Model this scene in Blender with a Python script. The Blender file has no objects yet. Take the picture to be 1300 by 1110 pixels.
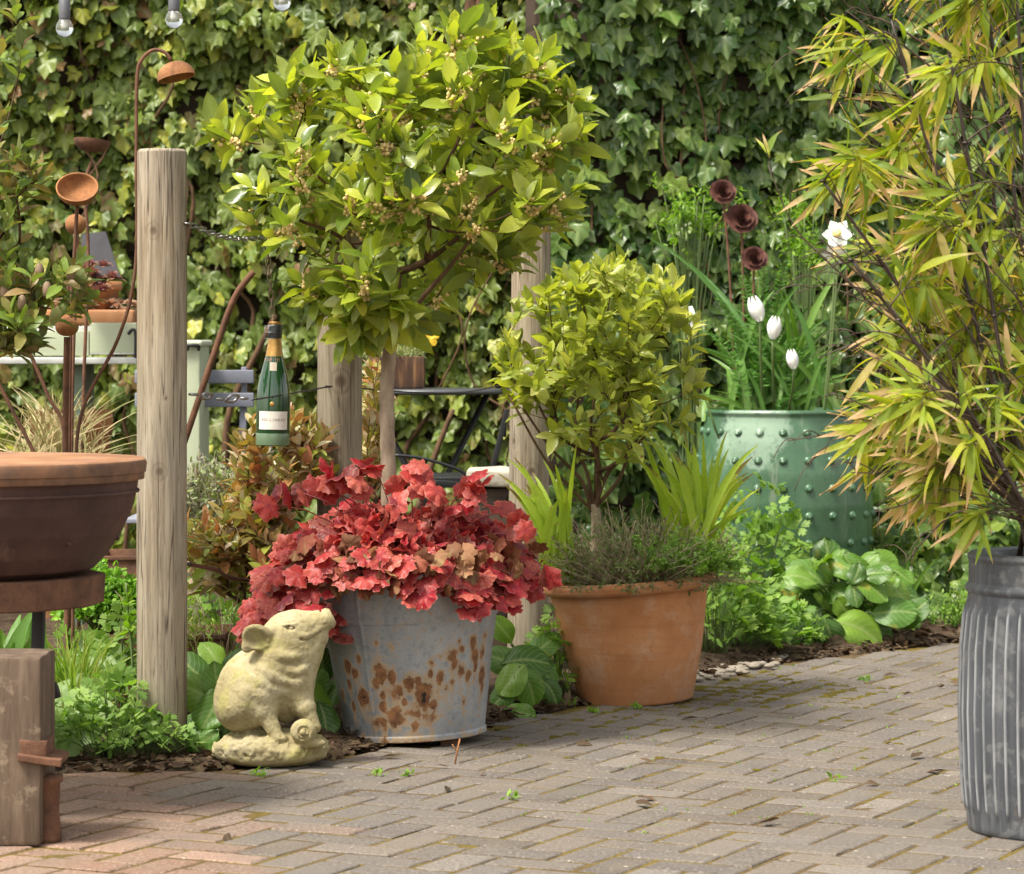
import bpy, bmesh, math
import numpy as np
from mathutils import Vector, Matrix
rng = np.random.default_rng(7)
C = bpy.context.scene.collection
PI = math.pi
F = 4000.0            # focal length in pixels of the 1300 px wide photograph
def P(px, py, d):     # the point seen at photo pixel (px, py), d metres away
    return np.array([(px-650)/F*d, d, 1-(py-430)/F*d])
def R(a): return math.radians(a)
def A(*a): return np.array(a, float)
def nrm(v):
    v = np.asarray(v, float); return v/np.maximum(np.linalg.norm(v, axis=-1, keepdims=True), 1e-9)

# ------------------------------------------------------------------ numpy value noise
def vnoise(p, scale=1.0, seed=0):
    p = np.asarray(p, float)*scale + seed*17.31
    i = np.floor(p).astype(np.int64); f = p-i; f = f*f*(3-2*f)
    def h(x, y, z):
        n = (x*374761393 + y*668265263 + z*2147483647 + seed*974711) & 0xffffffff
        n = ((n ^ (n >> 13))*1274126177) & 0xffffffff
        return ((n ^ (n >> 16)) & 0xffff)/65535.0
    out = 0
    for dx in (0, 1):
        for dy in (0, 1):
            for dz in (0, 1):
                w = (f[..., 0] if dx else 1-f[..., 0])*(f[..., 1] if dy else 1-f[..., 1])*(f[..., 2] if dz else 1-f[..., 2])
                out = out + w*h(i[..., 0]+dx, i[..., 1]+dy, i[..., 2]+dz)
    return out*2-1
def fbm(p, scale=1.0, seed=0, o=3):
    s = 0; a = 1; t = 0
    for k in range(o):
        s = s + a*vnoise(p, scale*2**k, seed+k*5); t += a; a *= .5
    return s/t

# ------------------------------------------------------------------ objects
ORG = {}
def props(o, label=None, cat=None, group=None, kind=None):
    for k, v in (('label', label), ('category', cat), ('group', group), ('kind', kind)):
        if v: o[k] = v
def thing(name, label, cat, loc=(0, 0, 0), group=None, kind=None):
    o = bpy.data.objects.new(name, None); C.objects.link(o); o.empty_display_size = .05
    o.location = loc; ORG[o.name] = np.array(loc, float); props(o, label, cat, group, kind)
    return o
def dup(o, parent=None):
    c = o.copy(); C.objects.link(c)
    if parent is not None: c.parent = parent
    for ch in [x for x in C.objects if x.parent == o]: dup(ch, c)
    return c
class MB:
    def __init__(s): s.v = []; s.f = []; s.uv = []; s.a = []; s.n = 0
    def add(s, v, f, uv=None, a=None):
        v = np.asarray(v, float).reshape(-1, 3); f = np.asarray(f, np.int64).reshape(-1, 3)
        if len(v) == 0: return s
        s.v.append(v); s.f.append(f+s.n); s.n += len(v)
        s.uv.append(np.zeros((len(v), 2)) if uv is None else np.asarray(uv, float))
        s.a.append(np.zeros(len(v)) if a is None else np.broadcast_to(np.asarray(a, float), (len(v),)))
        return s
    def build(s, name, mat, parent=None, flat=False, kind=None, label=None, cat=None, group=None, shade_angle=None):
        v = np.concatenate(s.v); f = np.concatenate(s.f); uv = np.concatenate(s.uv); a = np.concatenate(s.a)
        if parent is not None: org = ORG.get(parent.name, np.zeros(3))
        else: org = np.zeros(3)
        me = bpy.data.meshes.new(name)
        me.vertices.add(len(v)); me.vertices.foreach_set('co', (v-org).astype(np.float32).ravel())
        me.loops.add(len(f)*3); me.loops.foreach_set('vertex_index', f.astype(np.int32).ravel())
        me.polygons.add(len(f)); me.polygons.foreach_set('loop_start', np.arange(0, len(f)*3, 3, dtype=np.int32))
        me.update(calc_edges=True)
        u = me.uv_layers.new(name='UVMap'); u.data.foreach_set('uv', uv[f.ravel()].astype(np.float32).ravel())
        at = me.attributes.new('mask', 'FLOAT', 'POINT'); at.data.foreach_set('value', a.astype(np.float32))
        me.polygons.foreach_set('use_smooth', np.full(len(f), not flat))
        me.materials.append(mat); me.update()
        if shade_angle: me.set_sharp_from_angle(angle=R(shade_angle))
        o = bpy.data.objects.new(name, me); C.objects.link(o)
        if parent is not None: o.parent = parent
        ORG[o.name] = org
        props(o, label, cat, group, kind)
        return o
def frame(D, N):
    Y = nrm(D); X = nrm(np.cross(Y, N)); Z = np.cross(X, Y); return X, Y, Z
def scatter(mb, temps, Pn, D, N, S, a=None, pick=None):
    Pn = np.asarray(Pn, float); M = len(Pn)
    if M == 0: return
    X, Y, Z = frame(D, N); S = np.asarray(S, float)
    if S.ndim == 0: S = np.full(M, float(S))
    if S.ndim == 1: S = np.stack([S, S, S], 1)
    if a is None: a = np.zeros(M)
    a = np.broadcast_to(np.asarray(a, float), (M,))
    if pick is None: pick = rng.integers(0, len(temps), M)
    for k, (tv, tf, tuv) in enumerate(temps):
        m = pick == k; n = int(m.sum())
        if not n: continue
        V = Pn[m][:, None] + tv[None, :, 0:1]*S[m][:, None, 0:1]*X[m][:, None] + tv[None, :, 1:2]*S[m][:, None, 1:2]*Y[m][:, None] + tv[None, :, 2:3]*S[m][:, None, 2:3]*Z[m][:, None]
        f = tf[None]+(np.arange(n)*len(tv))[:, None, None]
        mb.add(V.reshape(-1, 3), f.reshape(-1, 3), np.tile(tuv, (n, 1)), np.repeat(a[m], len(tv)))
def gridf(r, c, close=False):
    i = np.arange(r-1)[:, None]; j = np.arange(c if close else c-1)[None]
    j2 = (j+1) % c
    a = i*c+j; b = i*c+j2; d = (i+1)*c+j; e = (i+1)*c+j2
    return np.concatenate([np.stack([a, b, e], -1).reshape(-1, 3), np.stack([a, e, d], -1).reshape(-1, 3)])
def tube(mb, pts, rad, n=6, a=0.0, cap=True):
    pts = np.asarray(pts, float); m = len(pts); rad = np.broadcast_to(np.asarray(rad, float), (m,))
    t = nrm(np.gradient(pts, axis=0)); up = A(0, 0, 1) if abs(t[:, 2]).mean() < .9 else A(1, 0, 0)
    x = nrm(np.cross(t, up)); 
    for k in range(1, m):   # keep the frame from flipping
        if (x[k]*x[k-1]).sum() < 0: x[k] = -x[k]
    y = np.cross(t, x); th = np.arange(n)/n*2*PI
    V = pts[:, None]+rad[:, None, None]*(np.cos(th)[None, :, None]*x[:, None]+np.sin(th)[None, :, None]*y[:, None])
    V = V.reshape(-1, 3); f = gridf(m, n, True)
    uv = np.stack([np.tile(th/(2*PI), m), np.repeat(np.linspace(0, 1, m), n)], 1)
    if cap:
        V = np.concatenate([V, pts[:1], pts[-1:]]); b = m*n; j = np.arange(n); j2 = (j+1) % n
        f = np.concatenate([f, np.stack([np.full(n, b), j2, j], 1), np.stack([np.full(n, b+1), (m-1)*n+j, (m-1)*n+j2], 1)])
        uv = np.concatenate([uv, [[.5, 0], [.5, 1]]])
    mb.add(V, f, uv, a)
def bez(p0, p1, p2, n=8):
    t = np.linspace(0, 1, n)[:, None]; return (1-t)**2*np.asarray(p0)+2*t*(1-t)*np.asarray(p1)+t*t*np.asarray(p2)
def spline(pts, n=8):
    pts = np.asarray(pts, float); out = []
    q = np.concatenate([[2*pts[0]-pts[1]], pts, [2*pts[-1]-pts[-2]]])
    for k in range(1, len(q)-2):
        t = np.linspace(0, 1, n, endpoint=False)[:, None]
        out.append(.5*((2*q[k])+(-q[k-1]+q[k+1])*t+(2*q[k-1]-5*q[k]+4*q[k+1]-q[k+2])*t*t+(-q[k-1]+3*q[k]-3*q[k+1]+q[k+2])*t**3))
    return np.concatenate(out+[pts[-1:]])
def lathe(mb, prof, n=48, M=None, disp=None, attr=None, sub=1, pole=True):
    """prof: list of (r, z); M: 4x4 placing; disp(theta, z, co) moves points; attr(theta, z) gives the mask"""
    prof = np.asarray(prof, float)
    if sub > 1:
        L = np.concatenate([[0], np.cumsum(np.linalg.norm(np.diff(prof, axis=0), axis=1))])
        q = np.unique(np.concatenate([L, np.linspace(0, L[-1], sub)]))
        prof = np.stack([np.interp(q, L, prof[:, 0]), np.interp(q, L, prof[:, 1])], 1)
    m = len(prof); th = np.arange(n)/n*2*PI
    r = prof[:, 0][:, None]; z = np.repeat(prof[:, 1][:, None], n, 1); T = np.repeat(th[None], m, 0)
    if disp is not None: r = r+disp(T, z)*(r > 1e-5)
    V = np.stack([r*np.cos(T), r*np.sin(T), z], -1).reshape(-1, 3)
    a = None if attr is None else attr(T, z).ravel()
    uv = np.stack([T.ravel()/(2*PI), np.repeat(np.linspace(0, 1, m), n)], 1)
    if M is not None:
        M = np.array(M); V = V@M[:3, :3].T+M[:3, 3]
    mb.add(V, gridf(m, n, True), uv, a)
def ball(mb, c, r, n=10, a=0.0, sq=(1, 1, 1), M=None, noise=0, seed=0):
    k = np.linspace(0, PI, n//2+3); th = np.arange(n)/n*2*PI
    V = np.stack([np.sin(k)[:, None]*np.cos(th), np.sin(k)[:, None]*np.sin(th), np.repeat(-np.cos(k)[:, None], n, 1)], -1).reshape(-1, 3)
    V = V*np.array(sq)
    if noise: V = V*(1+noise*fbm(V+seed, 1.7, seed)[:, None])
    if M is not None: V = V@np.array(M)[:3, :3].T
    mb.add(V*r+np.asarray(c), gridf(len(k), n, True), None, a)
def box(mb, c, s, bev=0.0, M=None, a=0.0, seg=1, jit=0):
    bm = bmesh.new(); bmesh.ops.create_cube(bm, size=1)
    for v in bm.verts: v.co = Vector([v.co[i]*s[i] for i in range(3)])
    if bev: bmesh.ops.bevel(bm, geom=list(bm.edges), offset=bev, segments=2, affect='EDGES', profile=.6)
    if seg > 1: bmesh.ops.subdivide_edges(bm, edges=list(bm.edges), cuts=seg, use_grid_fill=True)
    bmesh.ops.triangulate(bm, faces=list(bm.faces))
    V = np.array([v.co for v in bm.verts]); f = np.array([[v.index for v in fc.verts] for fc in bm.faces]); bm.free()
    if jit: V = V+jit*np.stack([fbm(V, 14, k) for k in range(3)], 1)
    if M is not None: V = V@np.array(M)[:3, :3].T
    mb.add(V+np.asarray(c), f, V[:, :2], a)
def bar(mb, p, q, w, h, bev=.002):     # rectangular bar between two points
    p = np.asarray(p, float); q = np.asarray(q, float); d = Vector(q-p)
    M = d.to_track_quat('X', 'Z').to_matrix()
    box(mb, (p+q)/2, (d.length, w, h), bev, M)
def Mloc(loc, rx=0, ry=0, rz=0): return np.array(Matrix.Translation(loc)@Matrix.Rotation(R(rz), 4, 'Z')@Matrix.Rotation(R(ry), 4, 'Y')@Matrix.Rotation(R(rx), 4, 'X'))

# ------------------------------------------------------------------ materials
class NT:
    def __init__(s, name):
        s.m = bpy.data.materials.new(name); s.m.use_nodes = True; s.t = s.m.node_tree; s.t.nodes.clear()
        s.out = s.n('ShaderNodeOutputMaterial'); s._co = None
    def n(s, k, **kw):
        o = s.t.nodes.new(k)
        for a, b in kw.items(): setattr(o, a, b)
        return o
    def set(s, sock, v):
        if isinstance(v, bpy.types.NodeSocket): s.t.links.new(v, sock)
        elif v is not None:
            if isinstance(v, (tuple, list)) and len(v) == 3 and sock.type == 'RGBA': v = (*v, 1)
            sock.default_value = v
    def co(s, scale=(1, 1, 1)):
        if s._co is None: s._co = s.n('ShaderNodeTexCoord').outputs['Object']
        if scale == (1, 1, 1): return s._co
        mp = s.n('ShaderNodeMapping'); mp.inputs['Scale'].default_value = scale; s.t.links.new(s._co, mp.inputs['Vector']); return mp.outputs[0]
    def noise(s, scale, detail=4, rough=.55, vec=None, dist=0):
        o = s.n('ShaderNodeTexNoise'); s.set(o.inputs['Vector'], vec or s.co()); o.inputs['Scale'].default_value = scale
        o.inputs['Detail'].default_value = detail; o.inputs['Roughness'].default_value = rough; o.inputs['Distortion'].default_value = dist
        return o.outputs['Fac']
    def voro(s, scale, feature='F1', vec=None):
        o = s.n('ShaderNodeTexVoronoi', feature=feature); s.set(o.inputs['Vector'], vec or s.co()); o.inputs['Scale'].default_value = scale; return o.outputs['Distance']
    def ramp(s, fac, stops, interp='LINEAR'):
        o = s.n('ShaderNodeValToRGB'); s.set(o.inputs[0], fac); cr = o.color_ramp; cr.interpolation = interp
        while len(cr.elements) < len(stops): cr.elements.new(.5)
        for e, (p, c) in zip(cr.elements, stops):
            e.position = p; e.color = (c, c, c, 1) if isinstance(c, (int, float)) else (*c, 1)
        return o.outputs[0]
    def mix(s, fac, a, b, mode='MIX'):
        o = s.n('ShaderNodeMix', data_type='RGBA', blend_type=mode)
        s.set(o.inputs[0], fac); s.set(o.inputs[6], a); s.set(o.inputs[7], b); return o.outputs[2]
    def math(s, op, a, b=None, clamp=False):
        o = s.n('ShaderNodeMath', operation=op, use_clamp=clamp); s.set(o.inputs[0], a)
        if b is not None: s.set(o.inputs[1], b)
        return o.outputs[0]
    def attr(s, name='mask'): return s.n('ShaderNodeAttribute', attribute_name=name).outputs['Fac']
    def bump(s, h, st=.4, dist=.01, nrm=None):
        o = s.n('ShaderNodeBump'); s.set(o.inputs['Height'], h); o.inputs['Strength'].default_value = st; o.inputs['Distance'].default_value = dist
        if nrm is not None: s.set(o.inputs['Normal'], nrm)
        return o.outputs[0]
    def pr(s, color, rough=.6, metal=0, spec=.5, normal=None, **kw):
        o = s.n('ShaderNodeBsdfPrincipled'); s.set(o.inputs['Base Color'], color); s.set(o.inputs['Roughness'], rough)
        s.set(o.inputs['Metallic'], metal); s.set(o.inputs['Specular IOR Level'], spec)
        if normal is not None: s.set(o.inputs['Normal'], normal)
        for k, v in kw.items(): s.set(o.inputs[k.replace('_', ' ')], v)
        return o.outputs[0]
    def done(s, sh): s.t.links.new(sh, s.out.inputs[0]); return s.m

def leafmat(name, cols, rough=.42, trans=.3, tcol=(1.6, 1.9, .5), tip=None, tipv=(.72, .95), edge=None, vein=.25, spec=.5, back=None, blotch=None, veins=0):
    """cols: list of base colours, one picked per leaf; tip: colour of withered tips"""
    t = NT(name)
    r = t.n('ShaderNodeNewGeometry').outputs['Random Per Island']
    col = t.ramp(r, [(i/(len(cols)-1) if len(cols) > 1 else 0, c) for i, c in enumerate(cols)])
    uv = t.n('ShaderNodeUVMap').outputs[0]; sx = t.n('ShaderNodeSeparateXYZ'); t.set(sx.inputs[0], uv)
    u, v = sx.outputs[0], sx.outputs[1]
    big = t.noise(9, 2); fine = t.noise(130, 3)
    col = t.mix(t.ramp(big, [(.3, 0.), (.7, .5)]), col, t.mix(1, col, (.78, .82, .7), 'MULTIPLY'))
    col = t.mix(t.ramp(fine, [(.35, 0.), (.75, .35)]), col, t.mix(1, col, (1.5, 1.35, 1.1), 'MULTIPLY'))
    if vein:
        d = t.math('ABSOLUTE', t.math('SUBTRACT', u, .5))
        col = t.mix(t.ramp(d, [(.0, vein), (.07, 0.)]), col, (.35, .42, .16))
    if veins:
        q_ = t.math('FRACT', t.math('SUBTRACT', t.math('MULTIPLY', v, 8.), t.math('MULTIPLY', t.math('ABSOLUTE', t.math('SUBTRACT', u, .5)), 5.)))
        vm = t.ramp(q_, [(0., veins), (.13, 0.), (.87, 0.), (1., veins)]); col = t.mix(vm, col, (.33, .42, .16))
    if edge: col = t.mix(t.ramp(t.math('ABSOLUTE', t.math('SUBTRACT', u, .5)), [(.36, 0.), (.47, edge[1])]), col, edge[0])
    if blotch: col = t.mix(t.ramp(t.noise(blotch[1], 3), [(blotch[2], 0.), (blotch[2]+.08, 1.)]), col, blotch[0])
    if tip:
        r2 = t.math('FRACT', t.math('MULTIPLY', r, 37.7))
        vv = t.math('ADD', v, t.math('MULTIPLY', t.math('SUBTRACT', r2, .5), .5)); vv = t.math('ADD', vv, t.math('MULTIPLY', t.math('SUBTRACT', fine, .5), .35))
        col = t.mix(t.ramp(vv, [(tipv[0], 0.), (tipv[1], 1.)]), col, tip)
    g = t.n('ShaderNodeNewGeometry').outputs['Backfacing']
    if back: colb = t.mix(g, col, t.mix(.6, col, back))
    else: colb = t.mix(g, col, t.mix(1, col, (1.25, 1.2, 1.3), 'MULTIPLY'))
    bmp = t.bump(t.noise(60, 2), .25, .004)
    p = t.pr(colb, t.mix(g, (rough,)*3, (.7, .7, .7)), 0, spec*.6, bmp)
    tr = t.n('ShaderNodeBsdfTranslucent'); t.set(tr.inputs[0], t.mix(1, col, tcol, 'MULTIPLY'))
    mx = t.n('ShaderNodeMixShader'); mx.inputs[0].default_value = trans; t.t.links.new(p, mx.inputs[1]); t.t.links.new(tr.outputs[0], mx.inputs[2])
    return t.done(mx.outputs[0])
def plain(name, col, rough=.6, metal=0, var=.25, scale=20, bump=.2, bscale=80, spec=.5, **kw):
    t = NT(name); n = t.noise(scale, 5)
    c = t.mix(n, tuple(x*(1-var) for x in col), tuple(min(1, x*(1+var)) for x in col))
    return t.done(t.pr(c, rough, metal, spec, t.bump(t.noise(bscale, 4), bump, .004), **kw))
def rustmat(name, a=(.30, .13, .055), b=(.11, .05, .03), scale=14, rough=.85):
    t = NT(name); n = t.noise(scale, 6, .65); f = t.noise(scale*9, 4, .7)
    c = t.ramp(n, [(.3, b), (.52, a), (.72, tuple(x*1.45 for x in a))])
    c = t.mix(t.ramp(f, [(.4, 0.), (.7, .5)]), c, b)
    return t.done(t.pr(c, rough, .1, .3, t.bump(f, .45, .003)))

def woodmat(name):
    t = NT(name); a = t.attr()
    v = t.co((1, 1, .05)); n = t.noise(70, 5, .6, v, .6); n2 = t.noise(260, 3, .6, v); big = t.noise(3.5, 3, .5, t.co((1, 1, .35)))
    wv = t.noise(22, 4, .7, t.co((1, 1, .09)), 1.5)
    c = t.ramp(n, [(.30, (.12, .092, .06)), (.5, (.27, .222, .155)), (.70, (.41, .35, .255))])
    c = t.mix(t.ramp(wv, [(.40, 0.), (.47, .45), (.53, .05), (1, 0.)]), c, (.26, .19, .115))
    c = t.mix(t.ramp(big, [(.35, 0.), (.7, .4)]), c, (.40, .39, .34))
    c = t.mix(t.ramp(t.noise(2.2, 3, .5, t.co((1, 1, .5))), [(.45, 0.), (.7, .35)]), c, (.25, .23, .11))
    c = t.mix(t.ramp(n2, [(.30, .75), (.42, 0.)]), c, (.10, .078, .05))
    cr_ = t.noise(34, 3, .55, t.co((1, 1, .022)), .3); c = t.mix(t.ramp(cr_, [(.485, 0.), (.497, .85), (.503, .85), (.515, 0.)]), c, (.06, .045, .032))
    sz = t.n('ShaderNodeSeparateXYZ'); t.set(sz.inputs[0], t.co()); c = t.mix(t.math('MULTIPLY', t.ramp(sz.outputs[2], [(.0, .8), (.22, 0.)]), t.ramp(t.noise(12, 4), [(.3, .4), (.6, 1.)])), c, (.10, .085, .045))
    c = t.mix(t.ramp(a, [(.15, 0.), (.6, .75), (1, 1.)]), c, (.105, .075, .05))   # knots
    return t.done(t.pr(c, .88, 0, .2, t.bump(t.mix(.5, n, n2), .5, .004)))
M_ = {}
M_['post'] = woodmat('weathered_wood')
M_['rust'] = rustmat('rust_orange', (.36, .165, .065), (.17, .075, .035), 16)
M_['rust_dark'] = rustmat('rust_brown', (.165, .08, .045), (.08, .042, .03), 20)
M_['rust_rose'] = rustmat('rust_rose', (.14, .055, .04), (.035, .015, .013), 40, .7)

# ------------------------------------------------------------------ leaf templates
def strip(n=5, w=lambda v: math.sin(PI*v)**.8, fold=.25, droop=.2, wave=0.0, half=.5, twist=0, asym=0, tipc=0, ser=0):
    """leaf of length 1 along +Y, three points across each row"""
    V = []; UV = []
    for i in range(n+1):
        v = i/n; W = max(w(v), .015)*half*(1+(ser if i % 2 else -ser)); z = -droop*v*v+tipc*v**3
        y = v*(1-.25*droop*droop*v)
        for s in (-1, 0, 1):
            x = s*W; zz = z+(fold*abs(x))+wave*math.sin(v*9+s*1.7)*abs(s)
            a = twist*v; V.append((x*math.cos(a)+asym*v*v, y, zz+x*math.sin(a))); UV.append((.5+.5*s*min(1, w(v)+.1), v))
    return np.array(V), gridf(n+1, 3), np.array(UV)
def lobed(ang_r, bulge=.1, wave=.05, seed=0, rings=2, polar=False):
    """palmate leaf: outline given as (angle from the tip in degrees, radius); petiole joins at the origin"""
    pts = [(math.sin(R(a))*r, math.cos(R(a))*r) for a, r in ang_r]; m = len(pts); rr = np.random.default_rng(seed)
    V = [(0, 0, 0)]; UV = [(.5, 0)]
    for k in range(1, rings+1):
        q = k/rings
        for j, (x, y) in enumerate(pts):
            z = bulge*(q-q*q*1.6)+wave*q*q*math.sin(j*(2.3 if m < 30 else 1.15)+seed)*1.0+rr.normal()*wave*.25*q
            V.append((x*q, y*q, z)); UV.append((j/(m-1) if polar else .5+x*q*.45, q))
    f = [(0, 1+(j+1) % m, 1+j) for j in range(m)]
    for k in range(rings-1):
        a = 1+k*m; b = a+m
        for j in range(m):
            j2 = (j+1) % m; f += [(a+j, a+j2, b+j2), (a+j, b+j2, b+j)]
    return np.array(V, float), np.array(f), np.array(UV, float)
def sym(half): return [(-a, r) for a, r in reversed(half) if a not in (0, 180)]+[(a, r) for a, r in half]
IVY_H = [(0, 1.0), (14, .66), (27, .56), (48, .80), (62, .58), (84, .46), (112, .58), (140, .42), (168, .20)]
IVY = [lobed(sym(IVY_H), .14, .05, 1), lobed(sym([(a, r*(.9+.15*math.sin(a))) for a, r in IVY_H]), .2, .08, 2), lobed(sym([(0, .95), (20, .72), (45, .66), (75, .5), (110, .52), (150, .4), (172, .18)]), .05, .1, 3), lobed(sym(IVY_H), -.05, .12, 4)]
def ov(p=.42, k=1.0): return lambda v: (math.sin(PI*min(1, v**(math.log(.5)/math.log(p)))))**k
BAY = [strip(6, ov(.5, .85), .35, d, wv, .21, tw, 0, tc, .04) for d, wv, tw, tc in ((.12, .014, .2, 0), (.3, .02, -.3, .05), (-.15, .02, .1, 0), (.05, .025, .4, .15), (.45, .012, 0, .1))]
LANCE = [strip(5, ov(.33, .9), .3, d, .01, .068, tw, 0) for d, tw in ((.15, .3), (.4, -.4), (0, .5), (.25, 0))]
SMALL = [strip(3, ov(.45, .9), .3, d, 0, .2) for d in (.1, .35, -.1)]
def broad(d, wv, seed, half=.40, n=10, m=9):
    V = []; UV = []; rr = np.random.default_rng(seed)
    for i in range(n+1):
        v = i/n; W = max(math.sin(PI*min(1, v**1.12))**.55, .03)*half
        for j in range(m):
            u = j/(m-1)*2-1; z = -d*v*v+.22*abs(u)*W-.25*u*u*W*1.2+wv*math.sin(v*11+abs(u)*3+seed)*abs(u)+wv*.5*math.sin(u*6+v*4+seed)
            V.append((u*W+.03*math.sin(v*5+seed), v*(1-.2*d*d*v), z)); UV.append((.5+.5*u, v))
    return np.array(V), gridf(n+1, m), np.array(UV)
ROUND = [broad(.25, .03, 1), broad(.55, .04, 2), broad(.1, .05, 3), broad(.8, .03, 4), broad(.4, .06, 5)]
def heuch(seed):
    o = []; rr = np.random.default_rng(seed)
    for k in range(34):
        a = -170+340*k/33; lob = .88+.12*math.cos(R(a)*(5.3 if seed % 2 else 6.6)+seed*.15)+(.055 if k % 2 else -.04); o.append((a, lob*.5*(1-.12*(abs(a)/170)**2)+rr.normal()*.012))
    return lobed(o, .10+.05*(seed % 3), .035, seed, 3, True)
HEU = [heuch(k) for k in range(5)]
def colum(seed):
    V = []; Fc = []; UV = []; n = 0; rr = np.random.default_rng(seed)
    for c in (-75, 0, 75):
        o = [(-150, .2), (-60, .42), (-38, .68), (-24, .5), (-12, .84), (0, .62), (12, .84), (24, .5), (38, .68), (60, .42), (150, .2)]
        v, f, uv = lobed(o, .05, .05, seed+c+75, 1)
        a = R(c+rr.normal()*8); cs, sn = math.cos(a), math.sin(a); v = v*.55; v[:, 1] += .22
        v = np.stack([v[:, 0]*cs+v[:, 1]*sn, -v[:, 0]*sn+v[:, 1]*cs, v[:, 2]+abs(c)*.0008], 1)
        V.append(v); Fc.append(f+n); UV.append(uv); n += len(v)
    return np.concatenate(V), np.concatenate(Fc), np.concatenate(UV)
COL = [colum(k) for k in range(3)]
def blade_patch(mb, base, tipp, w, n=8, bend=None, face=None, a=0.0, wp=None):
    """one strap leaf from base to tip, curved through bend"""
    base = np.asarray(base, float); tipp = np.asarray(tipp, float)
    if bend is None: bend = (base+tipp)/2+A(0, 0, .25*np.linalg.norm(tipp-base))
    c = bez(base, bend, tipp, n); t = nrm(np.gradient(c, axis=0)); fc = nrm(face if face is not None else A(0, -1, .2)+rng.normal(0, .45, 3))
    x = nrm(np.cross(t, fc)); z = np.cross(x, t); s = np.linspace(0, 1, n)
    W = (w*.5*(wp(s) if wp else np.minimum(1, (1.02-s)*2.2)**.8*np.minimum(1, .65+s*1.5)))[:, None]
    V = np.stack([c-x*W+z*W*.35, c, c+x*W+z*W*.35], 1).reshape(-1, 3)
    mb.add(V, gridf(n, 3), np.stack([np.tile([0, .5, 1], n), np.repeat(s, 3)], 1), a)
def up_hint(n, s=.5): return A(0, 0, 1)+rng.normal(0, s, (n, 3))

# ================================================================== SETTING
# paving edge, from left to right (x, y)
EDGE = A([-3.5, 7.1], [-1.3, 7.22], [-1.05, 7.30], [-.72, 7.34], [-.45, 7.50], [-.06, 8.2], [.17, 8.6], [.45, 9.1], [.86, 9.8], [1.49, 10.45], [2.6, 11.2], [4.0, 11.6])
def edge_y(x): return np.interp(x, EDGE[:, 0], EDGE[:, 1])
t = NT('paving_blocks'); a = t.attr(); r = t.n('ShaderNodeNewGeometry').outputs['Random Per Island']
base = t.ramp(r, [(0, (.09, .076, .064)), (.2, (.175, .147, .122)), (.4, (.115, .100, .089)), (.6, (.15, .126, .105)), (.8, (.13, .115, .103)), (1, (.215, .185, .155))])
base = t.mix(a, base, t.ramp(r, [(0, (.21, .125, .085)), (1, (.30, .19, .135))]))
spk = t.noise(120, 4, .8); n1 = t.noise(6, 4); n2 = t.noise(45, 4, .65)
c = t.mix(t.ramp(spk, [(.36, .9), (.47, 0.)]), base, (.045, .037, .032))
c = t.mix(t.ramp(spk, [(.57, 0.), (.66, .85)]), c, (.40, .37, .32))
c = t.mix(t.ramp(n1, [(.4, 0.), (.7, .5)]), c, (.18, .15, .11))
c = t.mix(t.ramp(t.noise(3.1, 3), [(.52, 0.), (.66, .45)]), c, (.14, .125, .11))
c = t.mix(t.ramp(t.voro(9), [(.02, .9), (.05, 0.)]), c, (.5, .46, .38))
c = t.mix(t.ramp(n2, [(.60, 0.), (.72, .5)]), c, (.10, .08, .05))
M_['paving'] = t.done(t.pr(c, .92, 0, .25, t.bump(t.mix(.4, spk, n2), .8, .004)))
t = NT('joint_sand'); n1 = t.noise(7, 4); n2 = t.noise(150, 3); n3 = t.noise(2.5, 3)
c = t.ramp(n2, [(.3, (.05, .036, .02)), (.55, (.12, .08, .038)), (.8, (.22, .16, .085))])
c = t.mix(t.ramp(n3, [(.42, 0.), (.55, .9)]), c, t.ramp(n2, [(.3, (.09, .065, .014)), (.7, (.19, .14, .035))]))
c = t.mix(t.ramp(n1, [(.55, 0.), (.7, .6)]), c, (.075, .06, .04))
M_['joint'] = t.done(t.pr(c, 1, 0, .1, t.bump(n2, .8, .006)))
t = NT('garden_soil'); n1 = t.noise(14, 5, .7); n2 = t.noise(90, 4, .7)
c = t.ramp(n1, [(.3, (.03, .02, .013)), (.55, (.075, .05, .033)), (.75, (.13, .095, .065))])
c = t.mix(t.ramp(n2, [(.55, 0.), (.7, .7)]), c, (.17, .13, .09))
M_['soil'] = t.done(t.pr(c, 1, 0, .1, t.bump(t.mix(.5, n1, n2), 1, .02)))

def sheet(name, x0, x1, y0, y1, nx, ny, zf, mat, kind='structure'):
    xs = np.linspace(x0, x1, nx); ys = np.linspace(y0, y1, ny); X, Y = np.meshgrid(xs, ys)
    V = np.stack([X, Y, zf(X, Y)], -1).reshape(-1, 3)
    return MB().add(V, gridf(ny, nx)).build(name, mat, kind=kind)
# ground to the horizon: soil bed beyond the paving, lightly heaped
def soil_z(X, Y):
    q = np.stack([X, Y, X*0], -1); e = Y-edge_y(X)
    return np.where(e > 0, .006+np.clip(e, 0, .25)*.12, -.03)+fbm(q, 9, 3)*.018*np.clip(e*8+.4, 0, 1)
gb = MB(); xs = np.linspace(-3.6, 3.9, 300); ys = np.linspace(5.0, 14.5, 360); X, Y = np.meshgrid(xs, ys)
gb.add(np.stack([X, Y, soil_z(X, Y)], -1).reshape(-1, 3), gridf(360, 300))
gb.build('soil', M_['soil'], kind='structure')
MB().add([[-300, -100, -.06], [300, -100, -.06], [300, 500, -.06], [-300, 500, -.06]], [[0, 1, 2], [0, 2, 3]]).build('ground', M_['soil'], kind='structure')
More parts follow.
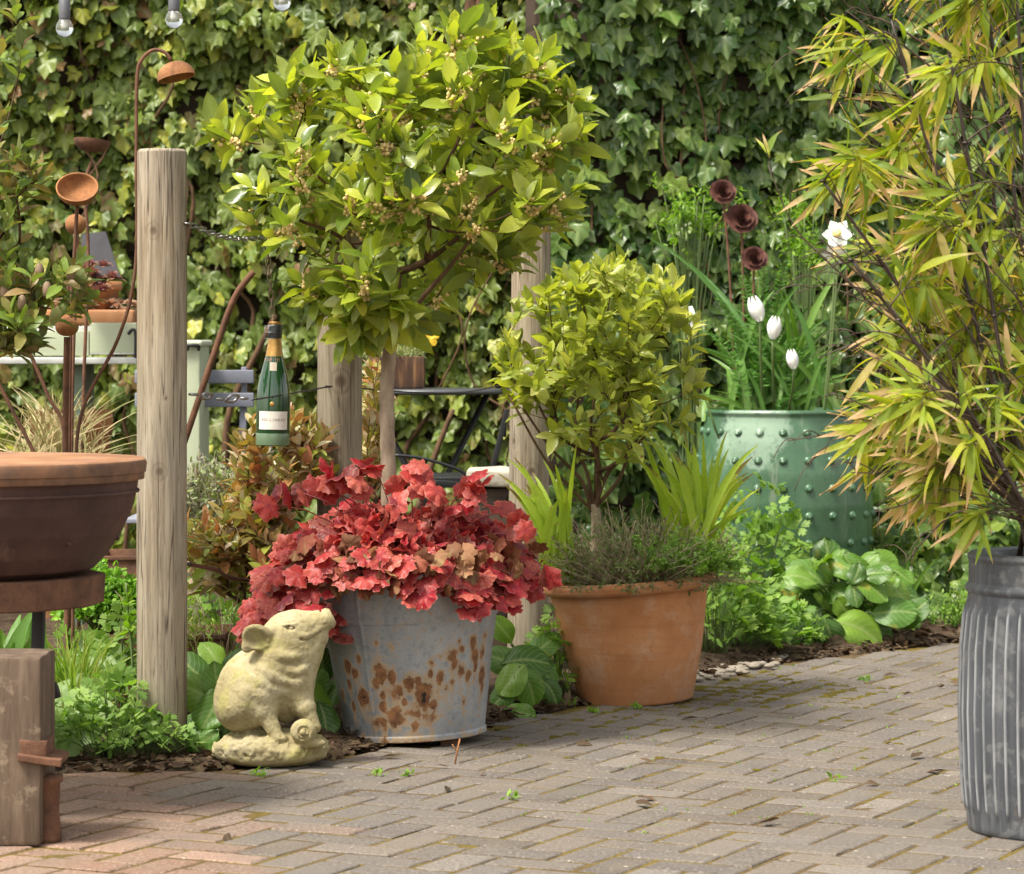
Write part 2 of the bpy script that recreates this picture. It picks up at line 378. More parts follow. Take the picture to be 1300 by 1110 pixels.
# block paving, herringbone
pb = MB(); W = .097; ang = R(64); ca, sa = math.cos(ang), math.sin(ang); o = A(.1, 7)
for k in range(-68, 69):
    for m in range(-34, 35):
        for hv in (0, 1):
            cx, cy = k+2*m, k-2*m
            bx, by, bw, bh = (cx+1, cy+.5, 2, 1) if hv == 0 else (cx+.5, cy+2, 1, 2)
            x = (bx*ca-by*sa)*W+o[0]; y = (bx*sa+by*ca)*W+o[1]
            if not (-3.0 < x < 3.6 and 4.6 < y < 11.6): continue
            if y > edge_y(x)-.04: continue
            g = .0022+rng.random()*.002; hw = bw*W/2-g-.0032; hh = bh*W/2-g-.0012; z = rng.normal()*.0007; tx, ty = rng.normal(0, .0035, 2)
            V = []; 
            for ins, zz in ((.005, 0.), (.0015, -.002), (0, -.006), (0, -.05)):
                for sx, sy in ((-1, -1), (1, -1), (1, 1), (-1, 1)):
                    lx = sx*(hw-ins)+rng.normal()*.0008; ly = sy*(hh-ins)+rng.normal()*.0008
                    V.append((x+lx*ca-ly*sa, y+lx*sa+ly*ca, z+zz+lx*tx+ly*ty))
            f = [(0, 1, 2), (0, 2, 3)]
            for q in range(3):
                for j in range(4):
                    j2 = (j+1) % 4; f += [(q*4+j, (q+1)*4+j, (q+1)*4+j2), (q*4+j, (q+1)*4+j2, q*4+j2)]
            red = float(np.clip((-.62-x+(7.2-y)*.2)*4+rng.normal()*.25, 0, 1))
            pb.add(V, f, None, red)
pb.build('patio', M_['paving'], kind='structure', flat=True)
sheet('paving_joints', -3.0, 3.6, 4.6, 11.6, 240, 240, lambda X, Y: np.where(Y < edge_y(X)-.02, -.0028+fbm(np.stack([X, Y, X*0], -1), 20, 9)*.003, -.045), M_['joint'])

# moss cushions in the joints round the terracotta pot
mm = plain('moss', (.12, .095, .018), 1, 0, .6, 60, 1, 300, .1)
mb = MB()
for k in range(520):
    u = rng.random()
    if u < .6: x = rng.normal(.62, .22); y = rng.normal(8.95, .22)
    elif u < .8: x = rng.uniform(.0, 1.4); y = rng.uniform(7.2, 9.6)
    else: x = rng.uniform(-.2, .5); y = rng.normal(8.3, .25)
    if y > edge_y(x)-.02: continue
    # snap on to the nearest joint direction
    px_, py_ = (x-o[0]), (y-o[1]); lx = (px_*ca+py_*sa)/W; ly = (-px_*sa+py_*ca)/W
    if rng.random() < .5: lx = round(lx)+rng.normal()*.03
    else: ly = round(ly)+rng.normal()*.03
    x = (lx*ca-ly*sa)*W+o[0]; y = (lx*sa+ly*ca)*W+o[1]
    ball(mb, (x, y, -.003), rng.uniform(.006, .017), 8, 0, (1.3, 1.2, .42), None, .5, k)
mb.build('moss', mm, kind='stuff', label='ochre moss cushions in the paving joints', cat='moss')

# ================================================================== POSTS
def post(px, ytop, d, r, knots, label, seed, lean=0):
    x = (px-650)/F*d; top = 1-(ytop-430)/F*d
    th = thing('wooden_post', label, 'post', (x, d, 0), 'round timber posts along the bed')
    def ks(T, z):
        s = 0
        for (kx, ky, kr) in knots:
            a = math.asin(max(-1, min(1, (kx-px)/F*d/r))); zz = 1-(ky-430)/F*d
            tt = (T+PI/2-a+PI) % (2*PI)-PI; rad = kr/F*d
            q = np.sqrt((tt*r)**2+((z-zz)*.85)**2)/rad
            s = s+np.exp(-q**2)+.35*np.exp(-((q-1.9)/.35)**2)
        return np.clip(s, 0, 1)
    def dp(T, z):
        return fbm(np.stack([np.cos(T)*.058, np.sin(T)*.058, z*.12], -1), 22, seed)*.0025+fbm(np.stack([np.cos(T), np.sin(T), z], -1), .9, seed+4)*.003-ks(T, z)*.0012
    mb = MB()
    lathe(mb, [(r*1.02, -.08), (r*1.01, .3), (r, top-.006), (r-.005, top), (0, top+.001)], 96, Mloc((x, d, 0), 0, lean, 0), dp, ks, 300)
    mb.build('wood', M_['post'], th); return th
post(206, 190, 7.5, .0585, [(198, 294, 5), (206, 598, 5), (214, 505, 2)], 'tall weathered timber post nearest the camera, left of the stone pig', 1)
post(431, 262, 8.25, .0585, [(413, 393, 5), (434, 484, 7)], 'weathered timber post just left of the bay tree trunk, half behind its crown', 5)
post(669, 268, 9.2, .0575, [(649, 560, 4), (672, 598, 5)], 'weathered timber post farthest right, between the two bay trees', 9, .6)

# ================================================================== POTS
# galvanised bucket
t = NT('galvanised_zinc'); a = t.attr(); n = t.noise(7, 5, .6, t.co((1, 1, .5))); sp = t.noise(55, 4, .6); st = t.noise(30, 4, .6, t.co((1, 1, .08)))
zc = t.ramp(n, [(.25, (.20, .215, .23)), (.5, (.31, .33, .35)), (.75, (.43, .445, .455))])
zc = t.mix(t.ramp(st, [(.45, 0.), (.7, .45)]), zc, (.42, .42, .41))
zc = t.mix(t.ramp(sp, [(.3, .5), (.5, 0.)]), zc, (.14, .15, .16))
ru = t.math('ADD', t.math('MULTIPLY', a, t.ramp(t.noise(38, 4, .7), [(.3, .35), (.62, 1.)])), t.math('MULTIPLY', t.math('SUBTRACT', sp, .5), .9)); ru = t.math('ADD', ru, t.math('MULTIPLY', t.math('SUBTRACT', st, .5), .25))
c = t.mix(t.ramp(ru, [(.05, 0.), (.24, .75)]), zc, (.40, .27, .13))
c = t.mix(t.ramp(ru, [(.27, 0.), (.46, 1.)]), c, t.ramp(sp, [(.35, (.1, .04, .018)), (.65, (.26, .12, .045))]))
c = t.mix(t.ramp(ru, [(.98, 0.), (1.1, 1.)]), c, (.02, .012, .008))
met = t.ramp(ru, [(.1, .35), (.3, 0.)])
M_['zinc'] = t.done(t.pr(c, t.ramp(ru, [(.1, .5), (.3, .9)]), met, .5, t.bump(t.mix(.5, sp, ru), .35, .003)))
BX, BY = -.242, 7.87
RB, RT, HB = .177, .232, .415
SPOT = [(443, 848, 9, 1.1), (453, 858, 8, .8), (435, 885, 8, .7), (463, 888, 11, 1.2), (486, 855, 13, .9), (499, 862, 8, 1.1), (522, 870, 9, 1.3), (540, 884, 14, 1.15), (541, 893, 8, 1.3), (504, 915, 12, 1.0), (480, 920, 10, .6), (548, 860, 5, .7), (560, 865, 7, .75), (574, 838, 9, .9), (577, 850, 6, .9), (587, 833, 5, .8), (600, 826, 8, .9), (604, 844, 10, .9), (612, 840, 8, .8), (586, 860, 8, .8), (595, 868, 8, .8), (613, 870, 11, 1.1), (614, 885, 7, .9), (575, 873, 5, .8), (499, 822, 5, .6), (480, 818, 5, .4), (549, 845, 5, .7), (560, 840, 4, .5), (517, 795, 3, .5), (530, 905, 16, .5), (500, 880, 20, .42), (545, 910, 16, .4), (470, 900, 8, .5), (480, 870, 10, .6), (430, 905, 10, .8), (615, 820, 8, .5), (608, 800, 5, .4), (462, 940, 6, .6), (487, 900, 6, 1.2), (488, 885, 5, 1.2), (489, 920, 6, 1.1), (487, 870, 4, 1.0), (510, 880, 7, 1.0), (516, 895, 6, .9), (533, 868, 6, 1.1), (552, 900, 7, 1.0), (530, 925, 8, .7), (568, 880, 5, .8), (590, 900, 6, .6), (450, 900, 6, 1.0), (445, 872, 6, 1.0), (458, 838, 5, .8), (604, 858, 6, 1.0), (583, 822, 4, .8)]
def bucket_attr(T, z):
    s = 0*T; rz = RB+(RT-RB)*z/HB
    for kx, ky, kr, ka in SPOT:
        k = max(-.98, min(.98, (kx-(527-12*(945-ky)/210))/((90.5+27*(945-ky)/210))))
        an = math.asin(k); zz = (948-ky)/F*7.72; tt = (T+PI/2-an+PI) % (2*PI)-PI; rad = kr/F*7.7*.8
        q = np.sqrt((tt*rz)**2+((z-zz)*.8)**2)/rad
        s = np.maximum(s, ka*np.exp(-q**2*.9)); s = s+.26*ka*np.exp(-(tt*rz/rad/.8)**2)*np.clip((zz-z)/.012, 0, 1)*np.exp(-np.clip(zz-z, 0, 1)/.07)
    back = np.clip(np.abs((T+PI/2+PI) % (2*PI)-PI)-1.5, 0, 1)
    return s+np.clip((.018-z)/.02, 0, 1)*.33+back*.1
def bucket_disp(T, z):
    s = 0*T
    for sa_ in (-.55, 1.9, -2.4):      # folded seams
        tt = (T+PI/2-sa_+PI) % (2*PI)-PI; s = s+.0032*np.clip(1-np.abs(tt)/.018, 0, 1)**.5
    return s+fbm(np.stack([np.cos(T), np.sin(T), z*3], -1), 1.6, 5)*.006+fbm(np.stack([np.cos(T), np.sin(T), z*4], -1), 6, 7)*.0008
th = thing('metal_bucket', 'dented galvanised bucket with brown rust spots, holding the red leaved plant and bay tree', 'bucket', (BX, BY, 0))
BM = Mloc((BX, BY, .012), 0, -2.8, 0)
mb = MB(); lathe(mb, [(0, .02), (RB-.006, .012), (RB-.002, 0), (RB+.003, .002), (RB+.003, .014), (RB, .016), (RT, HB-.008), (RT+.006, HB-.006), (RT+.008, HB), (RT+.004, HB+.006), (RT-.003, HB), (RT-.004, HB-.05), (RT-.012, HB-.12)], 360, BM, bucket_disp, bucket_attr, 190)
mb.build('bucket_wall', M_['zinc'], th)
mb = MB(); lathe(mb, [(RT-.008, HB-.05), (.1, HB-.035), (0, HB-.03)], 40, BM); mb.build('soil_fill', M_['soil'], th)
for sx in (-.09, .09): mb = MB(); box(mb, (BX+sx, BY-.02, .004), (.05, .2, .018), .003); mb.build('batten', M_['rust_dark'], th)

# terracotta pot
t = NT('terracotta'); n = t.noise(9, 5, .6); f = t.noise(120, 3, .6); sx = t.n('ShaderNodeSeparateXYZ'); t.set(sx.inputs[0], t.co())
c = t.ramp(n, [(.25, (.40, .165, .065)), (.5, (.50, .225, .095)), (.75, (.56, .29, .14))])
c = t.mix(t.ramp(t.noise(11, 6, .7), [(.52, 0.), (.66, .45)]), c, (.58, .42, .30)); c = t.mix(t.ramp(t.noise(16, 5, .7), [(.60, 0.), (.70, .4)]), c, (.28, .13, .06))
c = t.mix(t.ramp(f, [(.62, 0.), (.7, .5)]), c, (.25, .12, .06))
c = t.mix(t.math('MULTIPLY', t.ramp(sx.outputs[2], [(.0, 1.), (.13, 0.)]), t.ramp(t.noise(7, 4), [(.3, 0.), (.6, .8)])), c, (.27, .125, .055))
rings = t.noise(60, 3, .5, t.co((.06, .06, 1)))
c = t.mix(t.ramp(rings, [(.35, .25), (.5, 0.)]), c, (.33, .15, .07))
M_['terra'] = t.done(t.pr(c, .9, 0, .2, t.bump(t.mix(.5, f, rings), .25, .002)))
TX, TY = .346, 8.73; TM = Mloc((TX, TY, -.005), 0, -4.0, 0); TRB, TRT, TH = .158, .232, .345
th = thing('terracotta_pot', 'wide orange terracotta pot with a rolled rim on the paving', 'plant pot', (TX, TY, 0))
mb = MB(); lathe(mb, [(0, .01), (TRB-.012, 0), (TRB-.002, .004), (TRB, .012), (TRB+.035, .15), (TRB+.058, TH-.05), (TRB+.060, TH-.036), (TRT+.002, TH-.034), (TRT+.010, TH-.024), (TRT+.012, TH-.012), (TRT+.006, TH-.001), (TRT-.004, TH), (TRT-.016, TH-.008), (TRT-.022, TH-.06), (TRT-.04, TH-.12)], 128, TM, lambda T, z: fbm(np.stack([np.cos(T), np.sin(T), z*4], -1), 1.3, 2)*.0025, None, 90)
mb.build('pot_wall', M_['terra'], th)
mb = MB(); lathe(mb, [(TRT-.018, TH-.045), (.1, TH-.025), (0, TH-.015)], 60, TM, None); mb.build('soil_fill', M_['soil'], th)

# green glazed pot with studs
GX, GY = .985, 11.45
t = NT('green_glaze'); a = t.attr(); n = t.noise(5, 4, .6, t.co((1, 1, .35))); f = t.noise(40, 4, .6)
c = t.ramp(n, [(.25, (.03, .08, .038)), (.5, (.052, .12, .06)), (.75, (.09, .175, .095))])
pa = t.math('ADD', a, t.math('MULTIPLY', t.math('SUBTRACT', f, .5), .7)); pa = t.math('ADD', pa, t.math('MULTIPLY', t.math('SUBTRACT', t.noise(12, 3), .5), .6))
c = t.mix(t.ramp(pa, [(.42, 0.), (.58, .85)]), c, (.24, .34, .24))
c = t.mix(t.ramp(f, [(.55, 0.), (.7, .6)]), c, (.03, .07, .04)); c = t.mix(t.ramp(t.noise(9, 6, .75), [(.5, 0.), (.62, .45)]), c, (.09, .17, .09)); c = t.mix(t.ramp(t.noise(26, 4, .7, t.co((1, 1, .12))), [(.6, 0.), (.68, .5)]), c, (.20, .24, .17))
M_['glaze'] = t.done(t.pr(c, .3, 0, .5, t.bump(f, .1, .003), Coat_Weight=.1))
gs = F/GY
def gp(x, y): return ((x-990)/gs, 1-(y-430)/gs)   # radius from axis, height
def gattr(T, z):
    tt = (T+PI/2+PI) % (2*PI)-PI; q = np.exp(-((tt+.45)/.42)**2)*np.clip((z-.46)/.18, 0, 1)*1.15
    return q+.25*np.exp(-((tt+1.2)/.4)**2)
prof = [(0, .0), (.22, 0), (.25, .03), (.292, .15), (.318, .28), (.326, .40), (.320, .52), (.302, .63), (.283, .70), (.280, .722), (.287, .732), (.285, .742), (.27, .745), (.262, .735), (.262, .62)]
th = thing('ceramic_pot', 'large barrel shaped green glazed pot covered in round studs', 'plant pot', (GX, GY, 0))
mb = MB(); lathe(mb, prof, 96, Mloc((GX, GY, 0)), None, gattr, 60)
pz = A(*[p[1] for p in prof[2:9]]); prr = A(*[p[0] for p in prof[2:9]])
for i in range(7):
    z = .665-.098*i; rr_ = np.interp(z, pz, prr)
    for k in range(22):
        an = (k+.5*(i % 2)*0+.2)/22*2*PI; c_ = A(GX+math.cos(an)*rr_, GY+math.sin(an)*rr_, z)
        q = Vector((math.cos(an), math.sin(an), 0)).to_track_quat('Z', 'Y').to_matrix()
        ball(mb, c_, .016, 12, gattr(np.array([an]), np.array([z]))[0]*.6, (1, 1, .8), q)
mb.build('pot_wall', M_['glaze'], th)
mb = MB(); lathe(mb, [(.264, .70), (.1, .715), (0, .72)], 30, Mloc((GX, GY, 0))); mb.build('soil_fill', M_['soil'], th)

# ribbed grey pot with bamboo
NX, NY = 1.125, 6.42
t = NT('grey_zinc_planter'); n = t.noise(8, 5, .6, t.co((1, 1, .3))); st = t.noise(60, 4, .6, t.co((1, 1, .05))); a = t.attr()
c = t.ramp(n, [(.25, (.055, .06, .068)), (.5, (.09, .097, .108)), (.75, (.14, .148, .16))])
c = t.mix(t.ramp(st, [(.5, 0.), (.72, .45)]), c, (.24, .25, .265)); c = t.mix(t.ramp(t.noise(18, 5, .7), [(.52, 0.), (.62, .5)]), c, (.26, .26, .25)); c = t.mix(t.ramp(t.noise(45, 4, .7, t.co((1, 1, .3))), [(.64, 0.), (.7, .6)]), c, (.16, .11, .07))
c = t.mix(t.math('MULTIPLY', t.ramp(a, [(.5, 0.), (.95, 1.)]), t.ramp(t.noise(30, 4, .6, t.co((1, 1, .15))), [(.35, .2), (.6, 1.)])), c, (.42, .43, .44))
M_['planter'] = t.done(t.pr(c, .5, .35, .5, t.bump(t.noise(90, 3), .15, .002)))
def flute(T, z): return (.5+.5*np.cos(T*46))**3*np.clip((.475-z)/.03, 0, 1)*np.clip((z-.04)/.02, 0, 1)
th = thing('ribbed_planter', 'dark grey metal planter with vertical ribs at the right edge', 'plant pot', (NX, NY, 0))
mb = MB(); lathe(mb, [(0, .0), (.185, 0), (.195, .01), (.204, .12), (.208, .25), (.205, .38), (.197, .46), (.194, .488), (.199, .492), (.2005, .499), (.197, .505), (.193, .509), (.192, .552), (.195, .558), (.195, .566), (.190, .570), (.165, .570), (.142, .568), (.138, .556), (.14, .50)], 552, Mloc((NX, NY, -.005)), lambda T, z: flute(T, z)*.007, flute, 90)
mb.build('planter_wall', M_['planter'], th)
mb = MB(); lathe(mb, [(.142, .532), (.07, .540), (0, .542)], 40, Mloc((NX, NY, 0))); mb.build('soil_fill', M_['soil'], th)

# ================================================================== STONE PIG (signed distance modelling)
def pig():
    S = 548.0
    def q(px, py, y=0.0): return A((px-345)/S, y, (978-py)/S)
    h = .0021
    xs = np.arange(-.15, .16, h); ys = np.arange(-.125, .125, h); zs = np.arange(-.008, .38, h)
    X, Y, Z = np.meshgrid(xs, ys, zs, indexing='ij'); G = np.stack([X, Y, Z], -1).astype(np.float32)
    class Pm:      # a primitive with its bounding box, evaluated only near itself
        def __init__(s, lo, hi, fn): s.lo, s.hi, s.fn = lo, hi, fn
    def ell(c, r, ry=0, rx=0, rz=0):
        c = np.asarray(c, np.float32); r = np.asarray(r, np.float32); Rm = np.array((Matrix.Rotation(R(ry), 3, 'Y')@Matrix.Rotation(R(rz), 3, 'Z')@Matrix.Rotation(R(rx), 3, 'X'))).astype(np.float32)
        def fn(g):
            d = (g-c)@Rm; k0 = np.linalg.norm(d/r, axis=-1); k1 = np.linalg.norm(d/(r*r), axis=-1)
            return k0*(k0-1)/np.maximum(k1, 1e-6)
        return Pm(c-r.max(), c+r.max(), fn)
    def cap(a, b, ra, rb):
        a = np.asarray(a, np.float32); b = np.asarray(b, np.float32); ab = b-a; m = max(ra, rb)
        def fn(g):
            t = np.clip(((g-a)@ab)/max(float(ab@ab), 1e-12), 0, 1); return np.linalg.norm(g-a-t[..., None]*ab, axis=-1)-(ra+(rb-ra)*t)
        return Pm(np.minimum(a, b)-m, np.maximum(a, b)+m, fn)
    def box_(p, k):
        sl = []
        for ax, g in enumerate((xs, ys, zs)): i0 = np.searchsorted(g, p.lo[ax]-k-.012); i1 = np.searchsorted(g, p.hi[ax]+k+.012); sl.append(slice(max(0, i0), max(i1, i0+1)))
        return tuple(sl)
    def su(b, p, k):
        if not isinstance(p, Pm): p = Pm(p.lo, p.hi, p.fn)
        s_ = box_(p, k); a = p.fn(G[s_]); q0 = b[s_]; hh = np.clip(.5+.5*(a-q0)/k, 0, 1); b[s_] = a*(1-hh)+q0*hh-k*hh*(1-hh); return b
    def ss(b, p, k):   # carve p out of b
        s_ = box_(p, k); a = p.fn(G[s_]); q0 = b[s_]; hh = np.clip(.5-.5*(q0+a)/k, 0, 1); b[s_] = q0*(1-hh)-a*hh+k*hh*(1-hh); return b
    def full(*ps):     # separate small solid: union of primitives (base, smooth) as one primitive
        def fn(g):
            v = ps[0].fn(g)
            for p, k, sgn in ps[1:]:
                a = p.fn(g)
                if sgn > 0: hh = np.clip(.5+.5*(a-v)/k, 0, 1); v = a*(1-hh)+v*hh-k*hh*(1-hh)
                else: hh = np.clip(.5-.5*(v+a)/k, 0, 1); v = v*(1-hh)-a*hh+k*hh*(1-hh)
            return v
        return Pm(np.min([ps[0].lo]+[p[0].lo for p in ps[1:] if p[2] > 0], axis=0), np.max([ps[0].hi]+[p[0].hi for p in ps[1:] if p[2] > 0], axis=0), fn)
    # body
    b = np.full(X.shape, .5, np.float32); e0 = ell(q(321, 884), (.085, .083, .098), 18); b[...] = e0.fn(G)
    b = su(b, ell(q(343, 862), (.066, .068, .085), 24), .03)
    b = su(b, ell(q(357, 838), (.060, .062, .07), 20), .03)
    b = su(b, ell(q(302, 905, 0), (.052, .088, .055)), .03)           # haunches
    # head
    b = su(b, ell(q(368, 812), (.063, .058, .054), -12), .025)
    b = su(b, cap(q(383, 806), q(411, 795), .042, .0255), .018)        # snout
    b = su(b, cap(q(387, 830), q(404, 815.5), .041, .0265), .012)         # jaw
    b = su(b, cap(q(383, 838), q(372, 868), .049, .052), .02)          # throat and jowl
    b = su(b, ell(q(374, 826, -.034), (.034, .020, .030)), .015); b = su(b, ell(q(362, 900, .012), (.036, .045, .05)), .02)       # cheek, chest
    b = su(b, ell(q(376, 824, .036), (.028, .014, .024)), .015)
    # snout disc
    d = nrm(q(418, 790)-q(405, 796))
    b = su(b, cap(q(400, 799), q(416, 793.0), .027, .024), .006)
    b = su(b, ell(q(418.5, 792), (.0095, .0260, .0255), -24), .002)
    b = ss(b, ell(q(426.5, 788.5), (.0095, .018, .018), -24), .003)
    for s in (-1, 1): b = ss(b, ell(q(422, 790, s*.009), (.013, .0048, .0058)), .003)
    b = ss(b, cap(q(408, 783, -.03), q(408, 783, .03), .0022, .0022), .004)
    # brow, eye
    for s in (-1, 1):
        b = su(b, cap(q(362, 799, s*.044), q(378, 797, s*.040), .0055, .004), .008)
        b = ss(b, ell(q(371, 802, s*.0590), (.0135, .0160, .0060), 8), .003)
        b = su(b, ell(q(371.5, 802.5, s*.0465), (.0065, .0060, .0046)), .001)
        b = su(b, cap(q(362, 798, s*.053), q(380, 797, s*.048), .0028, .0022), .003)
        b = ss(b, cap(q(361, 796, s*.053), q(376, 793, s*.050), .002, .002), .004)
        # mouth groove along the snout side
        m = spline([q(384, 816, s*.047), q(391, 816.5, s*.043), q(400, 812, s*.033), q(410, 806, s*.0235), q(418, 803, s*.012)], 3)
        pm = []
        for p in m:
            ix = int(round((p[0]-xs[0])/h)); iz = int(round((p[2]-zs[0])/h)); ins = np.where(b[ix, :, iz] < 0)[0]
            if len(ins): pm.append(A(p[0], ys[ins[0]] if s < 0 else ys[ins[-1]], p[2]))
        for k in range(len(pm)-1): b = ss(b, cap(pm[k], pm[k+1], .0030, .0030), .003)
        for k in range(len(pm)-1): b = su(b, cap(pm[k]+A(.001, s*-.003, .0065), pm[k+1]+A(.001, s*-.003, .0065), .0032, .0032), .008)
    # wrinkles round neck and shoulder
    W_ = [([(368, 858), (379, 861), (389, 858)], .053), ([(335, 856), (347, 866), (362, 873), (378, 876), (386, 872)], .067), ([(326, 866), (337, 877), (352, 884), (368, 887)], .072), ([(352, 838), (366, 842), (380, 841)], .058), ([(323, 884), (332, 888), (340, 893)], .077), ([(316, 880), (314, 895), (319, 910)], .085)]
    for pts, yy in W_:
        for s in (-1, 1):
            c = spline([q(x, y, 0) for x, y in pts], 3)
            for k in range(len(c)-1):
                # project on to the skin: march towards the body from the side
                p0, p1 = c[k].copy(), c[k+1].copy()
                for p in (p0, p1):
                    ix = int(round((p[0]-xs[0])/h)); iz = int(round((p[2]-zs[0])/h)); col = b[ix, :, iz]
                    ins = np.where(col < 0)[0]
                    p[1] = ys[ins[0]] if s < 0 and len(ins) else (ys[ins[-1]] if len(ins) else s*yy)
                b = ss(b, cap(p0, p1, .0017, .0017), .006)
                up = A(0, s*-.004, .006); b = su(b, cap(p0+up, p1+up, .0030, .0030), .016)
    # ears
    for s in (-1, 1):
        c = q(330, 814, s*.062) if s < 0 else q(345, 822, s*.058)
        b = su(b, full(ell(c, (.040, .011, .031), 28, 0, -20*s), (ell(c+A(-.010, s*.002, -.016), (.030, .009, .018), -20, 0, -20*s), .012, 1), (ell(c+A(-.003, s*.0125, -.001), (.029, .0105, .021), 28, 0, -20*s), .006, -1), (ell(c+A(-.012, s*.004, -.036), (.010, .012, .006), -20), .006, -1), (cap(q(348, 806, s*.042), q(343, 808, s*.050), .013, .008), .010, 1)), .006)
    # legs
    b = su(b, cap(q(328, 884, -.040), q(338, 908, -.058), .040, .027), .03)
    b = su(b, cap(q(338, 908, -.058), q(352, 934, -.070), .0245, .0165), .006)
    b = su(b, ell(q(359, 941, -.078), (.018, .014, .011), 12), .008)
    b = su(b, cap(q(374, 882, -.008), q(388, 905, -.026), .040, .027), .026)
    b = su(b, cap(q(388, 905, -.026), q(400, 930, -.034), .023, .017), .006)
    b = su(b, cap(q(372, 884, .045), q(392, 928, .045), .03, .018), .012)
    for k in range(2): b = ss(b, cap(q(360+k*5, 938, -.088+k*.008), q(369+k*3, 946, -.095+k*.010), .0018, .0018), .003)
    # rocky base
    e1 = ell(q(344, 958, 0), (.134, .108, .044)); e2 = ell(q(344, 966, 0), (.131, .106, .03))
    def base_fn(g):
        a = e1.fn(g); c_ = e2.fn(g); hh = np.clip(.5+.5*(c_-a)/.01, 0, 1); v = c_*(1-hh)+a*hh-.01*hh*(1-hh)
        return v-fbm(g, 42, 3, 3).astype(np.float32)*.0115*np.clip((.088-g[..., 2])/.02, 0, 1)*np.clip((g[..., 2]-.008)/.02, 0, 1)
    b = su(b, Pm(e1.lo, q(344, 958, 0)+A(.134, .108, .05), base_fn), .008)
    # snail
    sc = q(389, 932, -.082); 
    b = su(b, full(ell(sc, (.031, .022, .029)), (ell(q(398, 948, -.07), (.035, .02, .012)), .01, 1)), .005)
    tt = np.linspace(0, 4.4*PI, 44); cc = np.stack([sc[0]+.0245*(1-tt/15)*np.cos(tt), np.full(44, sc[1]-.019), sc[2]+.0235*(1-tt/15)*np.sin(tt)], 1)
    for k in range(43): 
        b = ss(b, cap(cc[k], cc[k]+A(1e-4, 0, 0), .0034, .0034), .003)
    b = su(b, ell(sc+A(0, -.021, 0), (.006, .006, .006)), .004)
    near = np.abs(b) < .008; gn = G[near]; b[near] += (fbm(gn, 170, 8, 2)*.0012+fbm(gn, 24, 12, 2)*.0009).astype(np.float32)
    b = np.maximum(b, .0-Z)
    # surface nets
    s = b < 0; sh = tuple(n-1 for n in b.shape)
    def cor(a, i, j, k): return a[i:i+sh[0], j:j+sh[1], k:k+sh[2]]
    cn = sum(cor(s, i, j, k).astype(np.int8) for i in (0, 1) for j in (0, 1) for k in (0, 1)); act = (cn > 0) & (cn < 8)
    idx = np.full(sh, -1, np.int64); ii = np.argwhere(act); idx[act] = np.arange(len(ii))
    acc = np.zeros((len(ii), 3)); cnt = np.zeros(len(ii))
    for e0 in [(i, j, k) for i in (0, 1) for j in (0, 1) for k in (0, 1)]:
        for ax in range(3):
            if e0[ax]: continue
            e1 = list(e0); e1[ax] = 1
            a0 = b[ii[:, 0]+e0[0], ii[:, 1]+e0[1], ii[:, 2]+e0[2]]; a1 = b[ii[:, 0]+e1[0], ii[:, 1]+e1[1], ii[:, 2]+e1[2]]
            m = (a0 < 0) != (a1 < 0); t_ = np.where(m, a0/np.where(m, a0-a1, 1), 0)
            pt = np.tile(np.array(e0, float), (len(ii), 1)); pt[:, ax] += t_
            acc[m] += pt[m]; cnt[m] += 1
    V = (ii+acc/cnt[:, None])*h+A(xs[0], ys[0], zs[0]); Fs = []
    for ax in range(3):
        sl0 = [slice(None)]*3; sl1 = [slice(None)]*3; sl0[ax] = slice(0, -1); sl1[ax] = slice(1, None)
        a0 = s[tuple(sl0)]; a1 = s[tuple(sl1)]; ed = np.argwhere(a0 != a1); o1, o2 = (ax+1) % 3, (ax+2) % 3
        ok = (ed[:, o1] > 0) & (ed[:, o2] > 0) & (ed[:, o1] < sh[o1]) & (ed[:, o2] < sh[o2]); ed = ed[ok]
        def g_(d1, d2):
            p = ed.copy(); p[:, o1] -= d1; p[:, o2] -= d2; return idx[p[:, 0], p[:, 1], p[:, 2]]
        A_, B_, C_, D_ = g_(0, 0), g_(1, 0), g_(1, 1), g_(0, 1); fl = a0[tuple(ed.T)]
        qd = np.where(fl[:, None], np.stack([A_, B_, C_, D_], 1), np.stack([D_, C_, B_, A_], 1))
        Fs += [qd[:, [0, 1, 2]], qd[:, [0, 2, 3]]]
    return V, np.concatenate(Fs)
PX, PY = (345-650)/F*7.4, 7.40
V, f = pig()
t = NT('cast_stone'); n = t.noise(9, 5, .6); f1 = t.noise(70, 5, .7); f2 = t.noise(260, 3, .6); geo = t.n('ShaderNodeNewGeometry')
c = t.ramp(n, [(.3, (.24, .20, .10)), (.5, (.35, .30, .165)), (.7, (.45, .395, .25))])
c = t.mix(t.ramp(f1, [(.52, 0.), (.64, .7)]), c, (.25, .20, .085))
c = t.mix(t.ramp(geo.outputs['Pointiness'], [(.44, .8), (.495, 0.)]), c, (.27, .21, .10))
c = t.mix(t.ramp(t.noise(16, 3), [(.56, 0.), (.66, .5)]), c, (.36, .34, .11))
c = t.mix(t.ramp(f2, [(.64, 0.), (.7, .6)]), c, (.25, .21, .13))
M_['stone'] = t.done(t.pr(c, .95, 0, .15, t.bump(t.mix(.5, f1, f2), .3, .003)))
MB().add(V+A(PX, PY, .004), f).build('pig_statue', M_['stone'], label='cream cast stone pig sitting with its snout raised beside a snail', cat='statue')

